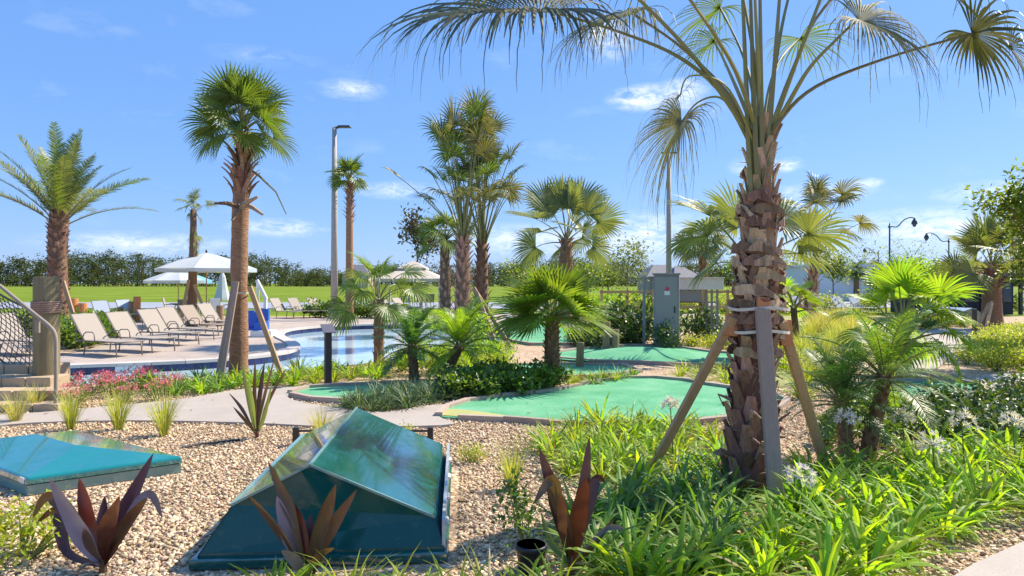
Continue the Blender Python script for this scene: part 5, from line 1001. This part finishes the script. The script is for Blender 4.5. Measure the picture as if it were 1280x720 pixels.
def chair(px, py, rz, m, label):
    root = thing('patio_chair', G(px, py) + ZUP * .01, label, 'chair', 'patio chairs under the umbrellas', radians(rz)); s = MB(); s.box((0, 0, .43), (.5, .52, .02)); s.build('seat', m, root); s = MB(); s.bar((-.24, 0, .46), (-.36, 0, .95), .54, .02, up=(1, 0, 0)); s.build('backrest', m, root)
    for y in (-.27, .27):
        for x in (-.22, .24): l = MB(); l.tube([(x, y, .62 if x > 0 else .45), (x + (.03 if x > 0 else -.06), y, 0)], .016, 6); l.build('leg', 'frame_metal', root)
        l = MB(); l.tube([(-.3, y, .64), (.0, y, .66), (.25, y, .62)], .018, 6); l.build('armrest', 'frame_metal', root)
        l = MB(); l.tube([(-.24, y, .44), (-.36, y, .96)], .016, 6); l.build('back_frame', 'frame_metal', root)
chair(236, 404, 90, 'sling_tan', 'tan sling chair with its back to the camera under the umbrellas'); chair(262, 401, 150, 'sling_blue', 'grey sling chair right of the tan one under the bigger umbrella'); chair(215, 399, 20, 'sling', 'pale sling chair left of the tan one'); chair(287, 399, 200, 'sling_blue', 'pale sling chair beside the short brown post')
chair(505, 387, 200, 'frame_metal', 'dark chair at the left inside the gazebo'); chair(520, 386, 160, 'frame_metal', 'dark chair at the right inside the gazebo'); chair(535, 387, 120, 'sling_tan', 'chair by the right gazebo post')
t = thing('patio_table', G(228, 399), 'low round patio table under the umbrellas', 'table'); s = MB(); s.lathe([(.5, .68), (.52, .69), (.52, .71), (.5, .72)], n=24); s.build('table_top', 'frame_metal', t)
for a in range(4): s = MB(); s.tube([(cos(a * 1.57) * .42, sin(a * 1.57) * .42, 0), (cos(a * 1.57) * .3, sin(a * 1.57) * .3, .68)], .018, 6); s.build('leg', 'frame_metal', t)
def umbrella(px, py, apex_y, rim_y, half_px, mats_, label, d=None, n=8, rot=.2):
    b = G(px, py); d = b.y; root = thing('patio_umbrella', b, label, 'umbrella', 'patio umbrellas by the pool'); za = CH + (HY - apex_y) / F * d; zr = CH + (HY - rim_y) / F * d; r = half_px / F * d
    s = MB(); s.tube([(0, 0, 0), (0, 0, za + .05)], .022, 8); s.build('pole', 'lumber', root); s = MB(); s.lathe([(.25, 0), (.25, .05), (.06, .09), (.05, .25)], n=16); s.build('base', 'dark_metal', root); s = MB(); s.lathe([(.03, za), (.045, za + .06), (.02, za + .12)], n=8); s.build('finial', 'dark_metal', root)
    for k in range(n):
        a0, a1 = rot + 2 * pi * k / n, rot + 2 * pi * (k + 1) / n; p = MB(); K = 5; vs = []
        for i in range(K + 1):
            t = i / K
            for j in range(4):
                u = j / 3; e = (Vector((cos(a0), sin(a0), 0)) * (1 - u) + Vector((cos(a1), sin(a1), 0)) * u) * r * t; vs.append((e.x, e.y, za - (za - zr) * (t ** 1.25) - .05 * sin(pi * u) * t))
        p.add(vs, [(i * 4 + j, i * 4 + j + 1, i * 4 + j + 5, i * 4 + j + 4) for i in range(K) for j in range(3)])
        e0, e1 = Vector(vs[K * 4]), Vector(vs[K * 4 + 3]); p.add([e0, e1, e1 - ZUP * .13, e0 - ZUP * .13], [(0, 1, 2, 3)]); p.build('canopy_panel', mats_[k % len(mats_)], root, True)
        q = MB(); q.tube([(0, 0, za - .02), (cos(a0) * r * .98, sin(a0) * r * .98, zr - .02)], .01, 4); q.build('rib', 'frame_metal', root)
umbrella(258, 407, 316, 336, 60, ['white_fabric', 'white_fabric', 'white_fabric', 'grey_fabric'], 'larger white umbrella with the dark finial beside the tall round palm')
umbrella(223, 401, 337, 350.5, 39, ['white_fabric', 'white_fabric', 'grey_fabric', 'blue_fabric'], 'smaller white and blue umbrella at the left', rot=.5)
b = G(278, 375.5); root = thing('closed_umbrella', b, 'far white folded umbrella beyond the bigger open one', 'umbrella'); s = MB(); s.lathe([(.75, .0), (.7, .3), (.5, 1.0), (.28, 2.2), (.1, 2.6)], n=9); s.build('canopy', 'white_fabric', root); s = MB(); s.tube([(0, 0, 0), (0, 0, 2.8)], .04, 6); s.build('pole', 'lumber', root)
# ------------------------------------------------------------------ pool lift
def pool_lift():
    b = G(326, 421); root = thing('pool_lift', b, 'white pool lift with blue seat standing on the pool deck', 'pool lift'); d = b.y; W_ = lambda px, py, dd=0: A(px, py, d + dd) - b
    s = MB(); s.box((0.1, 0, .1), (.62, .6, .2)); bevel(s.build('base', 'white_paint', root), .03)
    s = MB(); s.box(W_(327, 408), (.34, .4, .3)); bevel(s.build('battery_box', 'blue_plastic', root), .03)
    s = MB(); s.bar(W_(316, 413), W_(315, 388), .36, .07, up=(0, 1, 0)); bevel(s.build('seat_back', 'blue_plastic', root), .02); s = MB(); s.box(W_(313, 411), (.4, .42, .06)); bevel(s.build('seat', 'blue_plastic', root), .02)
    s = MB(); s.bar(W_(331, 418), W_(332, 372), .09, .09, up=(0, 1, 0)); bevel(s.build('mast', 'white_paint', root), .01); s = MB(); s.bar(W_(333, 374), W_(321, 350), .09, .11, up=(0, 1, 0)); bevel(s.build('arm', 'white_paint', root), .01)
    s = MB(); s.bar(W_(331, 401), W_(331, 386), .26, .16, up=(0, 1, 0)); bevel(s.build('cover', 'blue_plastic', root), .02)
    for dx in (-1, 2): s = MB(); s.tube([W_(322 + dx, 353, dx * .1), W_(320 + dx * 1.5, 390, dx * .1)], .015, 6); s.build('hanger', 'white_paint', root)
pool_lift()
# ------------------------------------------------------------------ gazebo
def gazebo():
    b = G(517, 384); d = b.y; root = thing('gazebo', b, 'cream pavilion with a two tiered roof across the pool', 'gazebo'); W_ = lambda px, py: A(px, py, d) - b; r = 39 / F * d; ze, z1, z2, za = W_(0, 348.5).z, W_(0, 336).z, W_(0, 333).z, W_(0, 326).z
    def tier(name, r0, z0, r1, zt, drop):
        m = MB(); q = [(-1, -1), (1, -1), (1, 1), (-1, 1)]; lo = [(x * r0, y * r0, z0) for x, y in q]; hi = [(x * r1, y * r1, zt) for x, y in q]; sk = [(x * r0, y * r0, z0 - drop) for x, y in q]; m.add(lo + hi + sk, [(i, (i + 1) % 4, 4 + (i + 1) % 4, 4 + i) for i in range(4)] + [(8 + i, 8 + (i + 1) % 4, (i + 1) % 4, i) for i in range(4)] + [(4, 5, 6, 7)]); m.build(name, 'cream_roof', root)
    tier('roof', r, ze, r * .33, z1, .2); tier('roof_cap', r * .45, z2 - .12, .05, za, .1)
    for x in (-1, 1):
        for y in (-1, 1): s = MB(); s.bar((x * r * .93, y * r * .93, 0), (x * r * .93, y * r * .93, ze - .05), .13); s.build('post', 'cream_metal', root)
    for x, y, x2, y2 in ((-1, -1, 1, -1), (1, -1, 1, 1), (1, 1, -1, 1), (-1, 1, -1, -1)): s = MB(); s.bar((x * r * .93, y * r * .93, ze - .16), (x2 * r * .93, y2 * r * .93, ze - .16), .1); s.build('beam', 'cream_metal', root)
gazebo()
t = thing('patio_table', G(515, 385), 'dark table standing inside the gazebo', 'table'); s = MB(); s.box((0, 0, .74), (1.4, .9, .05)); s.build('table_top', 'frame_metal', t)
for x in (-.6, .6):
    for y in (-.35, .35): s = MB(); s.bar((x, y, 0), (x, y, .72), .06); s.build('leg', 'frame_metal', t)
# ------------------------------------------------------------------ poles and lamps
b = G(418, 399); d = b.y; t = thing('light_pole', b, 'tall grey light pole with a flat dark lamp head beside the slender palm', 'light pole'); zt = CH + (HY - 160) / F * d
s = MB(); s.tube([(0, 0, 0), (0, 0, zt * .5), (0, 0, zt)], [.17, .14, .1], 12); s.build('shaft', 'pole_concrete', t, True); s = MB(); s.tube([(0, 0, 0), (0, 0, .5)], .26, 16); bevel(s.build('base', 'pole_concrete', t), .03)
s = MB(); s.bar((-.05, 0, zt - .02), (.2, 0, zt + .04), .09); s.build('arm', 'lamp_metal', t); s = MB(); s.box((.44, 0, zt + .06), (.62, .3, .09), top=.8); bevel(s.build('lamp_head', 'lamp_metal', t), .02)
b = G(836, 385); d = b.y; t = thing('light_pole', b, 'light pole with a short crossbar rising behind the grey cabinet', 'light pole'); zt = CH + (HY - 191) / F * d
s = MB(); s.tube([(0, 0, 0), (0, 0, zt)], [.2, .13], 12); s.build('shaft', 'pole_concrete', t, True)
for sg in (-1, 1): s = MB(); s.box((sg * .3, 0, zt), (.42, .22, .08)); s.build('lamp_head', 'lamp_metal', t)
def street_lamp(px, py, top_y, arm_px, label, sgn=1):
    b = G(px, py); d = b.y; t = thing('street_lamp', b, label, 'street lamp', 'curved street lamps'); z = CH + (HY - top_y) / F * d; k = arm_px / F * d
    s = MB(); s.tube([(0, 0, 0), (0, 0, 1), (0, 0, z + .3)], [.14, .08, .06], 10); s.build('shaft', 'lamp_metal', t); s = MB(); s.lathe([(.06, 0), (.13, .05), (.13, .15), (.05, .2), (.02, .45)], (0, 0, z), 10); s.build('collar', 'lamp_metal', t)
    s = MB(); s.tube(smooth_loop([Vector((sgn * x * k, 0, z + y * k)) for x, y in ((0, .08), (.3, .05), (.55, .3), (.8, .42), (1.0, .4))], 4, False), .045, 6); s.build('arm', 'lamp_metal', t)
    s = MB(); s.lathe([(.05, 0), (.09, -.1), (.2, -.28), (.24, -.5), (.2, -.52)], (sgn * k, 0, z + .4 * k), 12); s.build('lantern', 'lamp_metal', t); s = MB(); s.lathe([(.16, -.5), (.13, -.68), (.03, -.74)], (sgn * k, 0, z + .4 * k), 12); s.build('globe', 'plate', t)
street_lamp(1112, 378, 285, 31, 'black curved street lamp above the lime green tree'); street_lamp(1186, 374, 303, 28, 'second curved street lamp half hidden by the stout silvery palm', -1); street_lamp(1098, 368, 317, 17, 'small far curved street lamp left of the tall curved one', -1)
# ------------------------------------------------------------------ cabinet group
def cabinets():
    b = G(833, 435); d = b.y; t = thing('electrical_cabinet', b, 'tall grey electrical cabinet with a red and white sticker', 'cabinet', rz=-.25); h = CH + (HY - 343) / F * d
    s = MB(); s.box((0, .2, h / 2), (.62, .46, h)); bevel(s.build('body', 'cabinet', t), .012); s = MB(); s.box((0, -.045, h / 2 + .02), (.54, .03, h - .14)); bevel(s.build('door', 'cabinet', t), .008); s = MB(); s.box((0, .18, h + .015), (.68, .54, .035)); bevel(s.build('top', 'cabinet', t), .006)
    s = MB(); s.box((.2, -.075, .95), (.03, .03, .16)); s.build('handle', 'dark_metal', t); s = MB(); s.box((.02, -.063, h - .46), (.13, .006, .1)); s.build('sticker', 'white_paint', t); s = MB(); s.tube([(.02, -.062, h - .36), (.02, -.068, h - .36)], .055, 12); s.build('warning_mark', 'red_print', t)
    b = G(868, 430); d = b.y; t = thing('meter_box', b, 'white box and grey panel on grey posts right of the cabinet', 'meter box', rz=-.25); W_ = lambda px, py: A(px, py, d) - b
    z0, z1 = W_(0, 362).z, W_(0, 348).z; s = MB(); s.box((.06, 0, (z0 + z1) / 2), (1.34, .3, z1 - z0)); bevel(s.build('white_box', 'cabinet_light', t), .01); s = MB(); s.box((.06, -.01, z1 + .015), (1.4, .38, .03)); s.build('lid', 'cabinet_light', t)
    z2 = W_(0, 377).z; s = MB(); s.box((-.12, .02, (z0 + z2) / 2 - .01), (.6, .16, z0 - z2 - .02)); bevel(s.build('grey_panel', 'cabinet', t), .008)
    for x in (.3, .44, .58, -.5): s = MB(); s.bar((x, .06, 0), (x, .06, z0), .06, .06); s.build('post', 'cabinet', t)
    for z in (.5, 1.1): s = MB(); s.bar((-.55, .12, z), (.62, .12, z), .04); s.build('rail', 'cabinet', t)
    b = G(805, 433); t = thing('support_post', b, 'slim grey support post left of the electrical cabinet', 'post'); h = CH + (HY - 345) / F * b.y; s = MB(); s.box((0, 0, h / 2), (.07, .07, h)); s.build('shaft', 'cabinet', t); s = MB(); s.box((.12, 0, h - .05), (.3, .05, .05)); s.build('bracket', 'cabinet', t)
cabinets()
def rail_fence():
    p, q = G(752, 398), G(1000, 396); root = thing('rail_fence', p, 'tan wooden rail fence behind the cabinet', 'fence'); v = q - p; n = 8
    for i in range(n + 1): s = MB(); c = v * i / n; s.box(c + ZUP * .65, (.1, .1, 1.3)); s.build('post', 'lumber', root)
    for z in (.5, 1.2): 
        for i in range(n): s = MB(); s.bar(v * i / n + ZUP * z - Vector((0, .065, 0)), v * (i + .985) / n + ZUP * z - Vector((0, .065, 0)), .03, .12); s.build('rail', 'lumber', root)
rail_fence()
def sign_post(px, py, top_y, pw, plate, label, rz=0):
    b = G(px, py); d = b.y; t = thing('sign_post', b, label, 'sign', 'hole sign posts', rz); h = CH + (HY - top_y) / F * d; s = MB(); s.box((0, 0, h / 2), (pw, pw, h)); bevel(s.build('post', 'post_brown', t), .006)
    if plate: s = MB(); s.box((0, -.01, h + .03), (.2, .24, .014), rot=Euler((radians(30), 0, 0)).to_matrix()); bevel(s.build('plate', plate, t), .004)
sign_post(410, 482, 413, .1, 'plate', 'dark sign post with a tilted grey plate beside the pool', .5); sign_post(635, 429, 395, .09, 'plate_white', 'dark sign post with a tilted white plate at the small far green', .6); sign_post(1218, 421, 386, .1, None, 'dark post without a plate in front of the far teal cover')
def wood_post(px, py, top_y, r, m, label, group='short wooden posts'):
    b = G(px, py); t = thing('wooden_post', b, label, 'post', group); h = CH + (HY - top_y) / F * b.y; s = MB(); s.tube([(0, 0, 0), (0, 0, h * .5), (.01, 0, h)], [r, r * .98, r * .96], 14, True, .03); bevel(s.build('shaft', m, t), .008)
    c = MB(); c.tube([(.01, 0, h), (.01, 0, h + .006)], r * .8, 12); c.build('cut_end', 'pile_brown', t)
wood_post(725, 460, 428, .075, 'pile_brown', 'single short wooden post beside the lime fan palm'); wood_post(758, 445, 402, .085, 'pile_brown', 'taller of the pair of posts on the humped green'); wood_post(769, 445, 412, .085, 'pile_brown', 'shorter of the pair of posts on the humped green')
wood_post(275, 408, 382, .14, 'pile_brown', 'brown post right of the patio chairs'); wood_post(92, 403, 373, .17, 'lumber_end', 'taller orange stump behind the leftmost loungers'); wood_post(103, 403, 379, .17, 'lumber_end', 'shorter orange stump right of the tall one'); wood_post(171, 402, 371, .15, 'lumber_end', 'orange post behind the third lounger'); wood_post(165, 402, 377, .15, 'pile_brown', 'brown post touching the orange one behind the loungers'); wood_post(150, 408, 384, .12, 'pile_brown', 'low dark post between the second and third loungers')
# ------------------------------------------------------------------ pile, rope net, handrail and steps at the left
b = G(58, 499); d = b.y; t = thing('wooden_pile', b, 'thick greenish wooden pile wrapped with rope bands at the left', 'pile'); zt = CH + (HY - 346) / F * d
s = MB(); s.tube([(0, 0, -.05), (0, 0, .6), (0.0, 0, 1.2), (0, 0, zt)], [.165, .16, .158, .155], 24, True, .015); bevel(s.build('shaft', 'pile_wood', t, True), .01)
for za, zb in ((391, 376), (492, 474)):
    z0, z1 = (CH + (HY - y) / F * d for y in (za, zb)); n = 6
    for i in range(n): s = MB(); z = z0 + (z1 - z0) * (i + .5) / n; s.tube([Vector((cos(a) * .172, sin(a) * .172, z + .006 * sin(a))) for a in [2 * pi * j / 24 for j in range(25)]], (z1 - z0) / n * .52, 6, False); s.build('rope_band', 'rope_wrap', t, True)
nt_ = thing('rope_net', G(-20, 490), 'dark rope climbing net hanging left of the wooden pile', 'net'); o = nt_.location; Q = [A(-60, 318, 9.8) - o, A(41, 388, 9.5) - o, A(42, 482, 9.5) - o, A(-60, 392, 9.8) - o]
def net_p(u, v): p = (Q[0] * (1 - u) + Q[1] * u) * (1 - v) + (Q[3] * (1 - u) + Q[2] * u) * v; return p + Vector((0, .18 * sin(pi * u) * sin(pi * v), -.10 * sin(pi * u) * (1 - .5 * v)))
nm = 13
for i in range(nm + 1): s = MB(); s.tube([net_p(j / 12, i / nm) for j in range(13)], .016 if i in (0, nm) else .006, 5); s.build('rope', 'rope', nt_)
for i in range(17): s = MB(); s.tube([net_p(i / 16, j / 10) for j in range(11)], .006, 5); s.build('rope', 'rope', nt_)
b = G(70, 514); d = b.y; t = thing('handrail', b, 'tan metal handrail sloping down past the wooden pile', 'handrail'); W_ = lambda px, py, dd=d: A(px, py, dd) - b
s = MB(); s.tube(smooth_loop([W_(-70, 297, d + .6), W_(-10, 349, d + .4), W_(40, 390, d + .15), W_(62, 408, d + .02), W_(69, 420, d), W_(70, 445, d), Vector((0, 0, 0))], 5, False), .024, 10); s.build('rail', 'handrail', t, True); s = MB(); s.lathe([(.055, 0), (.055, .012), (.03, .02)], n=14); s.build('base_plate', 'handrail', t); s = MB(); s.box(W_(47, 408, d + .1), (.05, .03, .16)); s.build('bracket', 'handrail', t)
st = thing('garden_steps', G(20, 515), 'tan block steps at the foot of the wooden pile', 'steps'); o = st.location
for k, (y0, y1, z, xr) in enumerate(((8.45, 8.75, .1, -5.62), (8.75, 9.1, .22, -5.75), (9.1, 9.5, .34, -6.15), (9.5, 9.9, .46, -6.4))):
    x = xr
    for j in range(5): w = .34 + U(-.02, .02); q = MB(); q.box(Vector((x - w / 2, (y0 + y1) / 2, z / 2)) - o + Vector((0, U(-.006, .006), U(-.004, .004))), (w - .012, y1 - y0 - .004, z)); bevel(q.build('block', 'block', st), .012); x -= w
# ------------------------------------------------------------------ boulders, buildings
def boulder(px, py, r, label, seed):
    random.seed(seed); bm = bmesh.new(); bmesh.ops.create_icosphere(bm, subdivisions=3, radius=r)
    for v in bm.verts: k = 1 + .16 * sin(v.co.x * 5 / r + seed) * cos(v.co.y * 4 / r) + U(-.03, .03); v.co = Vector((v.co.x * 1.3 * k, v.co.y * k, v.co.z * .75 * k))
    me = bpy.data.meshes.new('boulder'); bm.to_mesh(me); bm.free(); me.materials.append(MATS['boulder']); me.polygons.foreach_set('use_smooth', [True] * len(me.polygons)); tag(link('boulder', me, None, G(px, py) + ZUP * r * .35), label, 'rock', 'boulders by the far green')
boulder(712, 419, .3, 'larger pinkish boulder at the foot of the broad silvery palm', 2); boulder(697, 419, .26, 'smaller boulder left of the larger one behind the fan palm trunk', 3); boulder(727, 423, .16, 'smallest flat rock right of the boulders', 4)
def house(px0, px1, d, zt, roof_h, wall, label, nwin=3, flat_=False, depth=8):
    x0, x1 = (px0 - CX) / F * d, (px1 - CX) / F * d; c = (x0 + x1) / 2; w = x1 - x0; root = thing('house', (c, d + depth / 2, 0), label, 'building'); s = MB(); s.box((0, 0, zt / 2), (w, depth, zt)); s.build('wall', wall, root)
    if flat_: s = MB(); s.box((0, 0, zt + .1), (w + .3, depth + .3, .2)); s.build('parapet', wall, root)
    else:
        s = MB(); e = .4; z0 = zt + .002; s.add([(-w / 2 - e, -depth / 2 - e, z0), (w / 2 + e, -depth / 2 - e, z0), (w / 2 + e, depth / 2 + e, z0), (-w / 2 - e, depth / 2 + e, z0), (-w / 2 + w * .28, 0, z0 + roof_h), (w / 2 - w * .28, 0, z0 + roof_h)], [(0, 1, 5, 4), (1, 2, 5), (2, 3, 4, 5), (3, 0, 4), (3, 2, 1, 0)]); s.build('roof', 'roof_grey', root)
    for i in range(nwin):
        x = -w / 2 + w * (i + .5) / nwin; f = MB(); f.box((x, -depth / 2 - .02, zt * .55), (w / nwin * .5, .06, zt * .45)); fo = f.build('window', 'white_paint', root); g = MB(); g.box((x, -depth / 2 - .055, zt * .55), (w / nwin * .44, .02, zt * .38)); g.build('pane', 'window_glass', fo)
house(812, 858, 82, 2.4, 1.5, 'wall_tan', 'far tan house with a grey roof behind the cabinet'); house(846, 874, 76, 2.2, 1.3, 'wall_tan', 'far tan house with a steep grey roof above the white meter box'); house(1012, 1150, 62, 3.1, 0, 'wall_white', 'long low white building behind the slim tree', 0, True, 10); house(428, 460, 215, 4.5, 3, 'wall_tan', 'tiny far house at the edge of the wood right of the light pole', 2)
def pavilion():
    d = 34.; x0, x1 = (1162 - CX) / F * d, (1285 - CX) / F * d; c = (x0 + x1) / 2; w = x1 - x0; root = thing('screened_pavilion', (c, d + 2, 0), 'dark screened building behind the stout silvery palm', 'building'); z = 1.95
    s = MB(); s.box((0, .3, z / 2), (w - .3, 3.0, z)); s.build('wall', 'wall_dark', root); s = MB(); s.box((0, 0, z + .12), (w + .4, 4.2, .24)); s.build('roof', 'wall_dark', root)
    for i in range(6): x = -w / 2 + w * i / 5; s = MB(); s.box((x, -1.5, z / 2), (.14, .14, z)); s.build('post', 'wall_dark', root)
    for i in range(5): x = -w / 2 + w * (i + .5) / 5; s = MB(); s.box((x, -1.24, z * .58), (w / 5 * .6, .06, z * .5)); s.build('window', 'window_glass', root)
pavilion()
